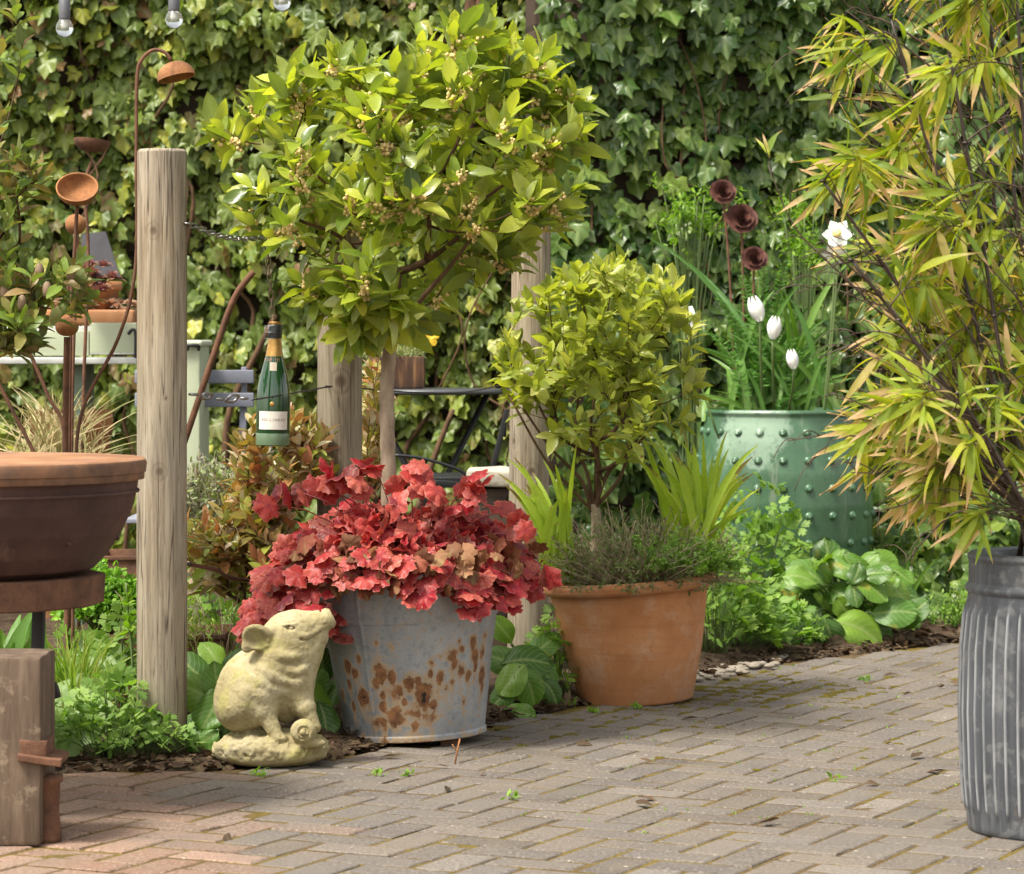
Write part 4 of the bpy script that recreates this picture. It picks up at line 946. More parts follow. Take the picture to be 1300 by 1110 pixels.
# iris, left side of the terracotta pot
tips = [P(a, b, 8.6+rng.uniform(-.1, .15)) for a, b in ((652, 580), (663, 620), (676, 600), (690, 585), (700, 640), (712, 610), (645, 610), (682, 650), (705, 590), (720, 620), (640, 615), (695, 660), (670, 640))]
straps('iris_plant', 'upright bright green sword leaves at the left side of the terracotta pot', 'plant', P(712, 742, 8.62), tips, .022, G_['strap'], .022)
tips = [P(a, b, 8.7+rng.uniform(-.12, .12)) for a, b in ((812, 530), (805, 540), (836, 560), (850, 575), (868, 545), (880, 560), (892, 550), (925, 570), (962, 565), (965, 620), (940, 600), (905, 580), (955, 580), (845, 600), (872, 590), (930, 630), (820, 590))]
straps('crocosmia_plant', 'fan of yellow green blades at the right side of the terracotta pot', 'plant', P(880, 725, 8.72), tips, .020, G_['strap'], .04)
# thyme and dead twigs between them
def twiggy(name, label, cat, c, rx, ry, h, n, mat, leafm, ls, nl, lean=0, leafT=SMALL, group=None, stemr=.0010, up=.9, wander=.3):
    c = A(*c); th = thing(name, label, cat, c, group); st = MB(); lf = MB(); Pp = []; Dd = []
    for k in range(n):
        a = rng.random()*6.3; q_ = math.sqrt(rng.random()); b = c+A(math.cos(a)*rx*q_*.6, math.sin(a)*ry*q_*.6, 0)
        d = nrm(A(math.cos(a)*q_*wander*1.6+lean, math.sin(a)*q_*wander*1.6, up)+rng.normal(0, wander*.7, 3)); L = h*rng.uniform(.55, 1.1)
        e = b+d*L; e[2] = max(e[2], c[2]+.01); m = (b+e)/2+rng.normal(0, .12*L, 3); cc = bez(b, m, e, 7); tube(st, cc, np.linspace(stemr*1.5, stemr*.7, 7), 4)
        if nl:
            s = rng.uniform(.15, 1, nl); ii = (s*6).astype(int).clip(0, 5); p = cc[ii]+(cc[ii+1]-cc[ii])*(s*6-ii)[:, None]; Pp.append(p); Dd.append(np.tile(d, (nl, 1))*.6+rng.normal(0, .6, (nl, 3)))
    st.build('stems', mat, th)
    if Pp:
        Pp = np.concatenate(Pp); Dd = np.concatenate(Dd); scatter(lf, leafT, Pp, Dd, A(0, -.3, 1)+rng.normal(0, .5, Pp.shape), ls*rng.uniform(.6, 1.25, len(Pp))); lf.build('leaves', leafm, th)
    return th
twiggy('thyme_plant', 'tangle of dry brown twigs and small green leaves filling the terracotta pot', 'plant', P(800, 742, 8.66), .26, .2, .22, 560, G_['twigs'], leafmat('thyme_leaf', [(.1, .14, .05), (.16, .2, .08), (.09, .15, .03), (.2, .17, .1)], .6, .25, vein=0), .014, 14, 0, wander=.75, up=.7)
twiggy('trailing_herb', 'small leaved green herb spilling over the right rim of the terracotta pot', 'plant', P(872, 722, 8.56), .16, .12, .11, 90, G_['stem'], G_['fresh'], .020, 16, .1, COL, wander=.8, up=.6)

def clump(name, label, cat, c, rx, ry, h, n, temps, mat, ls, group=None, stem=G_['stem'], flat=.6, fwd=0, sr=.0011, droop=0):
    """domed clump: leaf blades on thin stems rising from the middle"""
    c = A(*c); th = thing(name, label, cat, c, group); st = MB(); lf = MB(); a = rng.random(n)*2*PI; q_ = np.sqrt(rng.random(n))
    z = h*(1-q_**2*.65)*rng.uniform(.45, 1.05, n); Pn = c+np.stack([np.cos(a)*rx*q_, np.sin(a)*ry*q_-fwd*q_, z], 1)
    out = np.stack([np.cos(a)*q_, np.sin(a)*q_, 0*a], 1)
    scatter(lf, temps, Pn, out+A(0, -.25, .1-droop)+rng.normal(0, .4, (n, 3)), out*.6+A(0, -.45, flat)+rng.normal(0, .35, (n, 3)), ls*rng.uniform(.6, 1.2, n))
    for k in range(n):
        if k % 2 == 0 or n < 120:
            b = c+A(math.cos(a[k])*rx*q_[k]*.3, math.sin(a[k])*ry*q_[k]*.3, -.005); tube(st, bez(b, (b+Pn[k])/2+A(0, 0, .2*z[k]), Pn[k], 5), sr, 4)
    lf.build('leaves', mat, th); st.build('stems', stem, th); return th
def gz(px, d): return A((px-650)/F*d, d, .015)
# columbine round the foot of the near post
clump('columbine', 'pale green lobed leaves growing round the foot of the nearest timber post', 'plant', gz(190, 7.42), .125, .05, .10, 60, COL, G_['col'], .052, 'columbine clumps', droop=.2)
clump('columbine', 'pale green lobed leaves at the soil edge left of the nearest timber post', 'plant', gz(138, 7.42), .13, .09, .20, 120, COL, G_['col'], .052, 'columbine clumps')
clump('columbine', 'loose lobed leaves just behind the nearest timber post', 'plant', gz(165, 7.95), .15, .12, .30, 120, COL, G_['col'], .055, 'columbine clumps')
# big smooth leaves between post and pig
def bigleaves(name, label, c, items, mat, size, temps=ROUND, group=None):
    th = thing(name, label, 'plant', c, group); lf = MB(); st = MB(); c = A(*c)
    for (px, py, d, s, dx, dz, nx) in items:
        p = P(px, py, d); D = A(dx, -.25, dz); L = size*s
        b0 = p-nrm(D)*L*.5; scatter(lf, temps, b0[None], D[None], A(nx, -1, .75)[None]+rng.normal(0, .12, (1, 3)), np.array([L]))
        tube(st, bez(c, A(b0[0]*.5+c[0]*.5, b0[1]*.5+c[1]*.5, b0[2]*.9), b0, 6), .004, 6)
    lf.build('leaves', mat, th); st.build('stems', G_['stem'], th); return th
bigleaves('bergenia', 'large glossy oval leaves between the near post and the stone pig', gz(285, 7.7), [(298, 850, 7.6, 1.1, .5, .5, .1), (262, 878, 7.55, 1.2, -.6, .5, -.2), (268, 900, 7.5, 1.1, -.2, -.5, 0), (255, 945, 7.46, 1.0, -.5, -.4, 0), (280, 870, 7.55, .9, .1, .9, .2), (300, 890, 7.65, 1, .4, .2, 0), (250, 850, 7.7, 1, -.5, .8, 0), (245, 915, 7.6, .9, -.7, -.1, 0), (312, 835, 7.7, .8, .5, .8, 0), (285, 920, 7.6, .9, .1, -.4, 0), (275, 835, 7.75, .8, -.3, .9, .3)], G_['berg'], .105, group='large leaved bergenia clumps')
bigleaves('bergenia', 'dark green leaves glimpsed between the stone pig and the bucket', gz(405, 7.95), [(412, 915, 7.75, 1, .2, -.6, .2), (405, 890, 7.8, 1, -.3, .4, 0), (400, 870, 7.85, .9, .2, .6, 0), (420, 880, 7.85, .8, .3, .3, 0), (398, 925, 7.8, .9, -.3, -.4, 0), (385, 865, 7.95, .9, 0, .6, 0), (410, 850, 7.9, .9, 0, .7, 0)], G_['berg'], .10, group='large leaved bergenia clumps')
# leaves between bucket and terracotta
bigleaves('primrose', 'crinkled pale green leaves between the bucket and the terracotta pot', gz(665, 8.75), [(665, 835, 8.45, 1.3, .9, .25, 0), (650, 860, 8.4, 1.1, -.4, -.3, 0), (690, 850, 8.5, 1, .5, -.3, 0), (645, 835, 8.55, 1.1, -.6, .4, 0), (672, 868, 8.4, 1.1, .3, -.5, 0), (640, 800, 8.7, .9, -.4, .8, 0), (700, 875, 8.45, .8, .5, -.5, 0), (640, 880, 8.4, .9, -.5, -.3, 0), (660, 905, 8.32, .9, .9, -.05, 0), (685, 822, 8.6, .9, .3, .5, 0)], G_['berg'], .10, group=None)
clump('geranium', 'lobed green leaves beside the left of the terracotta pot', 'plant', gz(705, 8.7), .09, .08, .25, 70, COL, G_['fresh'], .055, 'geranium clumps')
# right side: geranium mass, bergenia, grasses
for (px, d, rx, h, n, lab) in ((930, 9.86, .17, .30, 190, 'lobed green leaves at the soil edge just right of the terracotta pot'), (985, 10.1, .15, .16, 110, 'low lobed leaves spilling on to the paving left of the glossy bergenia'), (960, 10.5, .2, .52, 190, 'taller lobed leaves in front of the green glazed pot'), (905, 9.7, .10, .42, 80, 'lobed green leaves rising just behind the right rim of the terracotta pot')):
    clump('geranium', lab, 'plant', gz(px, d), rx, .16, h, n, COL, G_['fresh'], .07, 'geranium clumps')
it = []
for k in range(62):
    a = rng.uniform(-1, 1); it.append((1075+a*78+rng.normal(0, 6), 765+rng.uniform(-62, 45)*(1-.3*abs(a)), 10.35+rng.uniform(-.15, .2), rng.uniform(.65, 1.15), a*.9+rng.normal(0, .3), rng.uniform(-.7, .8), rng.normal(0, .5)))
it += [(1050, 712, 10.5, 1.2, 0, 1, 0), (1092, 795, 10.15, 1.5, .9, -.2, 0), (1135, 775, 10.2, 1.3, .8, .1, 0), (1055, 808, 10.1, 1.2, .2, -.7, 0), (985, 812, 10.05, 1.1, -.8, .2, 0), (1020, 790, 10.1, 1.1, -.5, .2, 0), (1120, 800, 10.25, 1.3, .8, -.5, 0)]
bigleaves('bergenia', 'big glossy rounded leaves in front of the green pot at the edge of the paving', gz(1070, 10.5), it, G_['berg'], .115, group='large leaved bergenia clumps')
straps('grass_tuft', 'thin upright grass blades right of the glossy leaves by the green pot', 'grass', gz(1135, 10.7), [P(1135+rng.normal(0, 22), rng.uniform(690, 740), 10.7+rng.normal(0, .06)) for _ in range(30)], .014, G_['strap_dark'], .05)
th = thing('ivy_ground_cover', 'low dark ivy spreading over the soil behind the ribbed planter', 'ivy', (1.35, 11.3, 0)); mb = MB(); n = 1500
Pn = np.stack([rng.uniform(.9, 2.6, n), rng.uniform(10.9, 12.3, n), rng.uniform(.0, .5, n)], 1); Pn[:, 2] *= np.clip((Pn[:, 1]-10.8)/1.2, .1, 1); Pn = Pn[Pn[:, 1] > edge_y(Pn[:, 0])+.15]; n = len(Pn)
scatter(mb, IVY, Pn, rng.normal(0, .7, (n, 3))+A(0, -.4, -.2), A(0, -.6, .9)+rng.normal(0, .4, (n, 3)), .075*rng.uniform(.5, 1.2, n)); mb.build('leaves', IVY_R, th)
twiggy('spurge_plant', 'tiny bright green leaves at the soil edge beside the ribbed planter', 'plant', gz(1210, 10.7), .10, .08, .14, 40, G_['stem'], G_['fresh'], .02, 16, 0, wander=.5)

# plants in the green pot
gtop = .70
def potpt(px, d=GY): return A((px-650)/F*d, d, gtop)
tips = []
for k in range(75):
    a = rng.uniform(-1, 1); tips.append(P(985+a*95+rng.normal(0, 8), 370+abs(a)*75+rng.uniform(-25, 90), GY+rng.uniform(-.22, .22)))
tips += [P(885, 500, 11.2), P(1080, 330, 11.4), P(1075, 440, 11.3), P(880, 440, 11.5), P(1025, 352, 11.3), P(820, 300, 11.6), P(850, 320, 11.7)]
straps('narcissus_leaves', 'dense arching green strap leaves growing in the green glazed pot', 'plant', potpt(985), tips, .022, G_['strap_dark'], .085)
# feathery yarrow
th = thing('yarrow_plant', 'feathery bright green fronds among the tulips in the green glazed pot', 'plant', potpt(990)); mb = MB(); st = MB()
for (px, py) in ((940, 350), (970, 340), (1000, 330), (925, 400), (1015, 390), (1040, 470), (1000, 480), (1020, 500), (950, 470), (960, 430), (985, 450), (930, 440), (910, 380), (890, 420), (1010, 430), (975, 380), (955, 385), (1035, 430)):
    b = potpt(970+(px-970)*.35, GY-.05)+A(0, rng.normal(0, .06), 0); e = P(px, py, GY-.1+rng.normal(0, .06)); c = bez(b, A(b[0], b[1], e[2]*.8+b[2]*.2), e, 30); tube(st, c, .002, 4)
    for k in range(6, 30):
        L = .035*(1-(k/30)**3*.7)
        for s in (-1, 1):
            scatter(mb, SMALL, np.tile(c[k], (2, 1))+rng.normal(0, .001, (2, 3)), A(s, -.3, .4)+rng.normal(0, .25, (2, 3)), A(0, -1, .3)+rng.normal(0, .3, (2, 3)), np.stack([np.full(2, L*.5), np.full(2, L), np.full(2, L)], 1))
mb.build('leaves', leafmat('feathery_leaf', [(.05, .16, .02), (.09, .22, .03), (.12, .27, .035)], .5, .35, vein=0), th); st.build('stems', G_['stem'], th)
# white tulips
PETAL = NT('white_petal'); M_['petal'] = PETAL.done(PETAL.pr(PETAL.mix(PETAL.noise(20, 3), (.78, .78, .70), (.88, .86, .82)), .5, 0, .3, PETAL.bump(PETAL.noise(60, 2, .5, PETAL.co((1, 1, .1))), .2, .002), Subsurface_Weight=.15))
def tulip(px, py, h, tilt, d, label, open_=0.0):
    c = P(px, py, d); th = thing('tulip', label, 'tulip', (c[0], c[1], gtop), 'white tulips in the green pot')
    fm = MB(); hh = h/F*d
    for k in range(6):
        an = k*PI/3+.3; rr = hh*.30*(1 if k % 2 else .92); n, m = 9, 5; V = []
        for i in range(n):
            v = i/(n-1); rad = rr*(math.sin(PI*(.08+.80*v))**.75)*(1+open_*v); half = .62*math.sin(PI*min(1, (.12+.86*v)))**.6
            for j in range(m):
                u = j/(m-1)*2-1; ph = an+u*half; V.append((rad*math.cos(ph), rad*math.sin(ph), (v-.5)*hh-abs(u)**2*.06*hh*v))
        V = np.array(V)@np.array(Matrix.Rotation(R(tilt), 3, 'Y')).T; fm.add(V+c, gridf(n, m))
    fm.build('flower', M_['petal'], th)
    sm = MB(); b = A(c[0]*.6+GX*.4, GY-.05, gtop); lo = c-A(math.sin(R(tilt)), 0, math.cos(R(tilt)))*hh*.48
    tube(sm, bez(b, A(lo[0], lo[1], b[2]*.5+lo[2]*.5), lo, 9), .0045, 8); sm.build('stem', G_['stem'], th)
tulip(960, 392, 34, -18, 11.2, 'white tulip bud, uppermost in the green glazed pot')
tulip(983, 416, 30, 8, 11.15, 'rounder white tulip just below and right of the uppermost bud', .05)
tulip(1006, 456, 26, -8, 11.1, 'small white tulip lowest of the three above the pot rim')
def daff(px, py, d, s, face, label):
    c = P(px, py, d); th = thing('daffodil', label, 'daffodil', (c[0], c[1], gtop), 'white daffodils by the green pot'); mb = MB(); fc = nrm(A(*face)); x = nrm(np.cross(fc, A(0, 0, 1))); y = np.cross(x, fc)
    for k in range(6):
        a = k*PI/3; D = x*math.cos(a)+y*math.sin(a); scatter(mb, SMALL, c[None], (D+fc*.15)[None], fc[None], np.array([[s*1.9, s, s]]), pick=np.array([0]))
    mb.build('petals', M_['petal'], th); cm = MB(); tube(cm, [c, c+fc*s*.2, c+fc*s*.45], [s*.15, s*.2, s*.3], 12); cm.build('trumpet', plain('daffodil_cup', (.75, .6, .2), .5), th)
    sm = MB(); tube(sm, bez(A(c[0]*.7+GX*.3, d, gtop-.05), A(c[0], d, c[2]*.7+gtop*.3), c-fc*.01, 9), .004, 6); sm.build('stem', G_['stem'], th)
daff(1064, 298, 11.3, .058, (-.3, -1, .2), 'white daffodil with a yellow cup, upper of the pair right of the rusty roses')
daff(1060, 322, 11.25, .05, (-.1, -.8, -.6), 'white daffodil nodding, lower of the pair right of the rusty roses')
daff(872, 403, 11.0, .05, (.3, -1, .5), 'white daffodil half hidden by the right side of the small bay bush')
# rusty metal roses
def rose(px, py, d, r, label, bx):
    c = P(px, py, d); th = thing('metal_rose', label, 'garden ornament', (bx, d, 0), 'rusty metal roses on stakes'); mb = MB(); R0 = r/F*d; q_ = A(.1, -1, .45)
    Q = np.array(Vector(q_).to_track_quat('Z', 'Y').to_matrix())
    for ring, (n, rr, hh, tl) in enumerate(((5, 1.0, .35, .5), (5, .78, .6, .25), (4, .5, .75, .1), (3, .26, .8, 0))):
        for k in range(n):
            an = k*2*PI/n+ring*.6; V = []
            for i in range(6):
                v = i/5
                for j in range(6):
                    u = j/5*2-1; ph = an+u*(PI/n*1.35)*(1 if v < .8 else .85); rad = R0*rr*(.25+.75*v**.6+tl*v*v*.3); V.append((rad*math.cos(ph), rad*math.sin(ph), R0*(hh*v-.35)*1.0-.1*R0*u*u*v+R0*.05*math.sin(u*7+k)))
            mb.add(np.array(V)@Q.T+c, gridf(6, 6))
    mb.build('flower_head', M_['rust_rose'], th); sm = MB(); tube(sm, bez(A(bx, d, .0), A(bx, d, c[2]*.7), c-nrm(q_)*R0*.3, 10), .005, 6); sm.build('stake', M_['rust_dark'], th)
rose(918, 243, 11.6, 15, 'uppermost and smallest of the rusty metal roses', .83)
rose(942, 277, 11.6, 18, 'largest rusty metal rose, the middle one of three', .86)
rose(958, 328, 11.55, 15, 'lowest of the rusty metal roses, just above the tulips', .88)
# light green shrubs behind the pot
def airy(name, label, px, py, r, d, n, group):
    c = P(px, py, d); th = thing(name, label, 'shrub', (c[0], d, 0), group); st = MB(); lf = MB()
    for k in range(22):
        e = c+rng.normal(0, r*.55, 3); b = A(c[0]+rng.normal(0, .03), d, 0); cc = bez(b, A(c[0], d, e[2]*.7), e, 8); tube(st, cc, .0025, 4)
        m = n//22; scatter(lf, SMALL, cc[-1]+rng.normal(0, .022, (m, 3)), rng.normal(0, 1, (m, 3))+A(0, 0, .4), up_hint(m), .028*rng.uniform(.7, 1.2, m))
    st.build('stems', G_['stem'], th); lf.build('leaves', G_['lime'], th)
G_['lime'] = leafmat('lime_leaf', [(.10, .2, .02), (.16, .28, .03), (.2, .32, .04)], .5, .35, vein=0)
airy('lime_shrub', 'lime green shrub shoots against the dark ivy, left of the metal roses', 878, 278, .10, 11.8, 520, 'lime green shrubs by the ivy')
airy('lime_shrub', 'lime green shrub shoots behind the bamboo, right of the metal roses', 1022, 305, .15, 11.8, 700, 'lime green shrubs by the ivy')

# ---- left bed
def shrub(name, label, px, dd, items, mat, ls, per, group=None, temps=BAY, span=.05, nt=120, r=.0011):
    c = A((px-650)/F*dd, dd, .02); th = thing(name, label, 'shrub', c, group); tips = []
    for (x, y, rx, ry, n) in items:
        for _ in range(n): tips.append(P(x+rng.normal(0, rx*.5), y+rng.normal(0, ry*.5), dd+rng.normal(0, .08)))
    N, rad, ch = grow([c, c+A(0, 0, .05), c+A(.0, 0, .10)], np.array(tips), r, .42, .2); mb = MB()
    for q_ in ch: tube(mb, N[q_], rad[q_], 5)
    mb.build('branches', M_['twig'], th); lf = MB(); twig_leaves(lf, N, ch, ls, per, span, temps, 1.0, .4); lf.build('leaves', mat, th); return th
shrub('leucothoe_shrub', 'bronze and pinkish leaved shrub left of the red heuchera', 335, 8.15, [(325, 650, 40, 50, 36), (350, 610, 50, 50, 48), (385, 580, 40, 40, 30), (262, 690, 30, 40, 26), (370, 545, 30, 25, 12), (300, 710, 60, 30, 30), (400, 560, 25, 30, 12), (330, 680, 50, 50, 40)], G_['bronze'], .055, 9)
shrub('leucothoe_shrub', 'thin reddish green shrub between the second post and the bay trunk', 478, 8.5, [(472, 500, 12, 60, 26), (476, 560, 14, 50, 24)], G_['bronze'], .05, 8)
twiggy('lavender_bush', 'grey green lavender behind the near post, left of the bottle', 'plant', P(285, 690, 8.7), .14, .12, .24, 190, G_['twigs'], G_['lav'], .022, 26, 0, wander=.28)
for o_ in list(C.objects):
    if o_.name == 'lavender_bush': o_.location.z = o_.location.z
twiggy('herb_stems', 'bare brown stems with thin green leaves low behind the near post', 'plant', gz(275, 8.2), .14, .12, .36, 110, G_['twigs'], G_['grass'], .04, 12, 0, LANCE, wander=.3)
clump('green_filler', 'mixed low green leaves behind the lobed clumps at the back of the bed', 'plant', gz(300, 9.0), .45, .3, .36, 260, COL, G_['fresh'], .07)
# rusty planter with parsley
def trough(label, px0, px1, d, y0, y1, depth):
    a = P(px0, y0, d); b = P(px1, y1, d); th = thing('rusty_trough', label, 'planter', ((a[0]+b[0])/2, d, 0), 'rusty steel troughs in the bed'); mb = MB(); zt = a[2]; cx = (a[0]+b[0])/2; w = b[0]-a[0]
    for (c, s) in (((cx, d, zt/2), (w, .006, zt)), ((cx, d+depth, zt/2), (w, .006, zt)), ((a[0], d+depth/2, zt/2), (.006, depth-.007, zt)), ((b[0], d+depth/2, zt/2), (.006, depth-.007, zt)), ((cx, d-.006, zt-.006), (w+.01, .006, .012))): box(mb, c, s, .001)
    mb.build('panel', M_['rust_dark'], th); m2 = MB(); box(m2, (cx, d+depth/2, zt/2-.01), (w-.02, depth-.02, zt-.03), 0); m2.build('soil_fill', M_['soil'], th); return zt
zt = trough('low rusty steel trough holding curly parsley behind the near post', 120, 285, 8.15, 806, 830, .3)
trough('higher rusty steel trough at the back, half hidden by the fire bowl', 120, 200, 9.3, 706, 730, .3)
def curly():
    c = A((132-650)/F*8.3, 8.3, zt); th = thing('parsley_plant', 'bright green curly parsley between the fire bowl and the near post', 'plant', c); mb = MB(); st = MB()
    for k in range(210):
        a = rng.random()*6.3; q_ = math.sqrt(rng.random()); e = c+A(math.cos(a)*.115*q_, math.sin(a)*.11*q_, .17*(1-.6*q_*q_)*rng.uniform(.6, 1.05)); tube(st, bez(c+A(math.cos(a)*.03, math.sin(a)*.03, 0), (c+e)/2+A(0, 0, .02), e, 5), .0012, 4)
        m = 12; scatter(mb, HEU, e+rng.normal(0, .011, (m, 3)), rng.normal(0, 1, (m, 3)), rng.normal(0, 1, (m, 3))+A(0, -.3, .4), rng.uniform(.009, .02, m))
    mb.build('leaves', G_['parsley'], th); st.build('stems', G_['stem'], th)
curly()
# pale flower spike in front of parsley
th = thing('flower_spike', 'thin upright stem with pale yellow bracts just left of the near post', 'plant', gz(166, 7.62)); mb = MB(); c = spline([gz(172, 7.62), P(168, 840, 7.62), P(164, 790, 7.62), P(160, 740, 7.62)], 5); tube(mb, c, np.linspace(.004, .0025, len(c)), 6); mb.build('stem', G_['stem'], th)
mb = MB(); n = 34; s = rng.uniform(.6, 1, n); scatter(mb, SMALL, c[(s*14).astype(int)]+rng.normal(0, .003, (n, 3)), rng.normal(0, .6, (n, 3))+A(0, -.2, .5), up_hint(n), rng.uniform(.02, .04, n)); mb.build('bracts', G_['lime'], th)
# grass and strap leaves beside the fire bowl
straps('sedge_tuft', 'fine arching green grass beside the fire bowl leg', 'grass', gz(95, 7.75), [P(95+rng.normal(0, 34), rng.uniform(790, 900), 7.75+rng.normal(0, .08)) for _ in range(170)], .006, G_['grass'], .025)
straps('agapanthus', 'broad green strap leaves behind the brown timber block', 'plant', gz(10, 7.3), [P(rng.uniform(-60, 58), rng.uniform(770, 830), 7.3+rng.normal(0, .1)) for _ in range(34)], .045, G_['strap_dark'], .05)
bigleaves('pale_leaved_plant', 'pale crinkled round leaves behind the sedge by the fire bowl', gz(100, 8.0), [(100, 830, 7.9, 1.4, .5, .5, 0), (120, 845, 7.85, 1.1, .8, .1, 0), (95, 875, 7.7, 1.1, -.3, -.2, 0), (112, 905, 7.6, 1.2, .5, -.1, 0), (75, 915, 7.5, 1.2, -.6, .1, 0), (100, 925, 7.45, 1.0, .7, 0, 0), (80, 940, 7.4, .8, .7, -.2, 0)], G_['pale_leaf'], .11)
clump('geranium', 'low lobed leaves under the fire bowl at the left', 'plant', gz(60, 7.9), .3, .2, .25, 140, COL, G_['fresh'], .06, 'geranium clumps')
straps('dry_grass_tuft', 'pale straw coloured arching grass behind the rusty lid', 'grass', (P(70, 620, 8.9)), [P(65+rng.normal(0, 52), rng.uniform(488, 580), 8.9+rng.normal(0, .12)) for _ in range(260)], .0045, G_['straw'], .07)
# dome-back arches of the dry grass
# magnolia-like shrub at left edge
G_['azalea'] = leafmat('azalea_leaf', [(.1, .17, .035), (.15, .23, .04), (.2, .29, .05), (.28, .18, .08), (.16, .25, .04)], .42, .32, (1.5, 1.5, .6), back=(.2, .2, .12))
th = shrub('budding_shrub', 'green shrub with brownish buds reaching in at the left edge', -20, 7.7, [(20, 390, 45, 45, 22), (75, 365, 40, 35, 16), (40, 210, 30, 30, 8), (5, 250, 25, 50, 10), (10, 90, 25, 60, 5), (-60, 250, 60, 180, 30), (20, 350, 40, 30, 10), (30, 430, 30, 20, 6)], G_['azalea'], .062, 7, None, BAY, .05)
mb = MB()
budm = plain('bud_brown', (.22, .15, .09), .7, 0, .35, 60)
for (px, py) in ((90, 348), (28, 385), (50, 345), (5, 370), (60, 368)):
    mb = MB(); ball(mb, P(px, py, 7.62), .019, 12, 0, (.62, .62, 1.1), None, .08, px); mb.build('bud', budm, th)

# loose leaf litter, stones, weeds
mb = MB(); n = 1500; x = rng.uniform(-1.6, 2.3, n); y = edge_y(x)+np.abs(rng.normal(0, .16, n))-.05
litter = leafmat('dead_leaf', [(.05, .032, .02), (.09, .055, .032), (.035, .022, .014), (.15, .10, .06), (.07, .04, .025)], .9, .1, (1, .8, .6), vein=.1)
zz = np.maximum(soil_z(x, y), .001)+.004
scatter(mb, BAY+IVY, np.stack([x, y, zz], 1), np.stack([rng.normal(0, 1, n), rng.normal(0, 1, n), rng.normal(0, .2, n)], 1), A(0, 0, 1)+rng.normal(0, .45, (n, 3)), rng.uniform(.015, .05, n))
for k in range(420):
    x0 = rng.uniform(-1.4, 2.0); y0 = edge_y(x0)+abs(rng.normal(0, .1))-.03; a = rng.random()*6.3; L = rng.uniform(.01, .045); z0 = .012+rng.random()*.01
    tube(mb, [A(x0, y0, z0), A(x0+math.cos(a)*L, y0+math.sin(a)*L, z0+rng.normal(0, .004))], .0018, 4)
mb.build('leaf_litter', litter, kind='stuff', label='brown dead leaves and twigs on the soil along the paving', cat='leaf litter')
mb = MB()
for k in range(110):
    u = rng.normal(0, 1); 
    if k < 90: x0 = rng.normal(.66, .07); y0 = edge_y(x0)-.02+rng.normal(0, .07)
    else: x0 = rng.uniform(-.1, .9); y0 = edge_y(x0)+abs(rng.normal(0, .06))
    ball(mb, (x0, y0, .01), rng.uniform(.006, .016), 9, 0, (1.2, 1, .6), None, .35, k)
mb.build('gravel', plain('pebble', (.27, .23, .18), .9, 0, .5, 14), kind='stuff', label='pale pebbles at the paving edge beside the terracotta pot', cat='gravel')
mb = MB(); weeds = [(650, 1015, 3), (810, 900, 8), (725, 897, 10), (755, 905, 8), (478, 985, 5), (1060, 990, 4), (330, 985, 6), (520, 985, 5), (865, 885, 8), (1100, 865, 6)]
for (px, py, n) in weeds:
    d = F/(py-430); n *= 3; scatter(mb, SMALL, A((px-650)/F*d, d, .003)+rng.normal(0, .010, (n, 3))*A(1, 1, .3), rng.normal(0, 1, (n, 3))+A(0, 0, .8), up_hint(n), rng.uniform(.010, .024, n))
for k in range(260):
    x0 = rng.uniform(.0, 2.0); y0 = rng.uniform(6.4, 10); 
    if y0 > edge_y(x0)-.1: continue
    lx = ((x0-o[0])*ca+(y0-o[1])*sa)/W; ly = (-(x0-o[0])*sa+(y0-o[1])*ca)/W
    if rng.random() < .5: lx = round(lx)
    else: ly = round(ly)
    x0 = (lx*ca-ly*sa)*W+o[0]; y0 = (lx*sa+ly*ca)*W+o[1]; n = 5
    scatter(mb, SMALL, A(x0, y0, -.003)+rng.normal(0, .006, (n, 3))*A(1, 1, .2), rng.normal(0, 1, (n, 3))+A(0, 0, .5), up_hint(n), rng.uniform(.005, .011, n))
mb.build('weeds', G_['lime'], kind='stuff', label='tiny green weeds sprouting in the paving joints', cat='weeds')
mb = MB(); n = 90; x_ = rng.uniform(-1.0, 1.9, n); y_ = rng.uniform(6.1, 10.2, n); k_ = y_ < edge_y(x_)-.05; x_, y_ = x_[k_], y_[k_]; n = len(x_)
scatter(mb, BAY+LANCE, np.stack([x_, y_, np.full(n, .006)], 1), np.stack([rng.normal(0, 1, n), rng.normal(0, .6, n), np.zeros(n)], 1), A(0, 0, 1)+rng.normal(0, .35, (n, 3)), rng.uniform(.02, .055, n))
mb.build('fallen_leaves', litter, kind='stuff', label='small dry fallen leaves scattered over the paving', cat='fallen leaves')
# thin dry stem by the bucket
th = thing('dry_stalk', 'small reddish dry stalk standing in front of the bucket', 'weed', A((579-650)/F*7.4, 7.4, 0)); mb = MB()
tube(mb, [P(577, 975, 7.4), P(580, 955, 7.4), P(584, 938, 7.4)], .0022, 5); tube(mb, [P(580, 955, 7.4), P(574, 945, 7.4)], .0014, 4); mb.build('stem', M_['rust'], th)

# ================================================================== FIRE BOWL
FX, FY = (-40-650)/F*6.72, 6.72; fs = F/6.72
def fz(y): return 1-(y-430)/fs
t = NT('rusty_lid'); n = t.noise(5, 5, .65); f_ = t.noise(60, 4, .7); st_ = t.noise(20, 4, .6, t.co((1, .15, 1)))
c = t.ramp(n, [(.3, (.20, .09, .045)), (.5, (.33, .165, .08)), (.7, (.46, .27, .155))]); c = t.mix(t.ramp(st_, [(.5, 0.), (.7, .4)]), c, (.22, .13, .09)); g_ = t.n('ShaderNodeSeparateXYZ'); t.set(g_.inputs[0], t.co()); c = t.mix(t.math('MULTIPLY', t.ramp(g_.outputs[2], [(.738, .85), (.746, 0.)]), t.ramp(t.noise(16, 4, .6), [(.35, 1.), (.65, .25)])), c, (.09, .06, .045)); c = t.mix(t.ramp(f_, [(.5, 0.), (.7, .4)]), c, (.17, .10, .07))
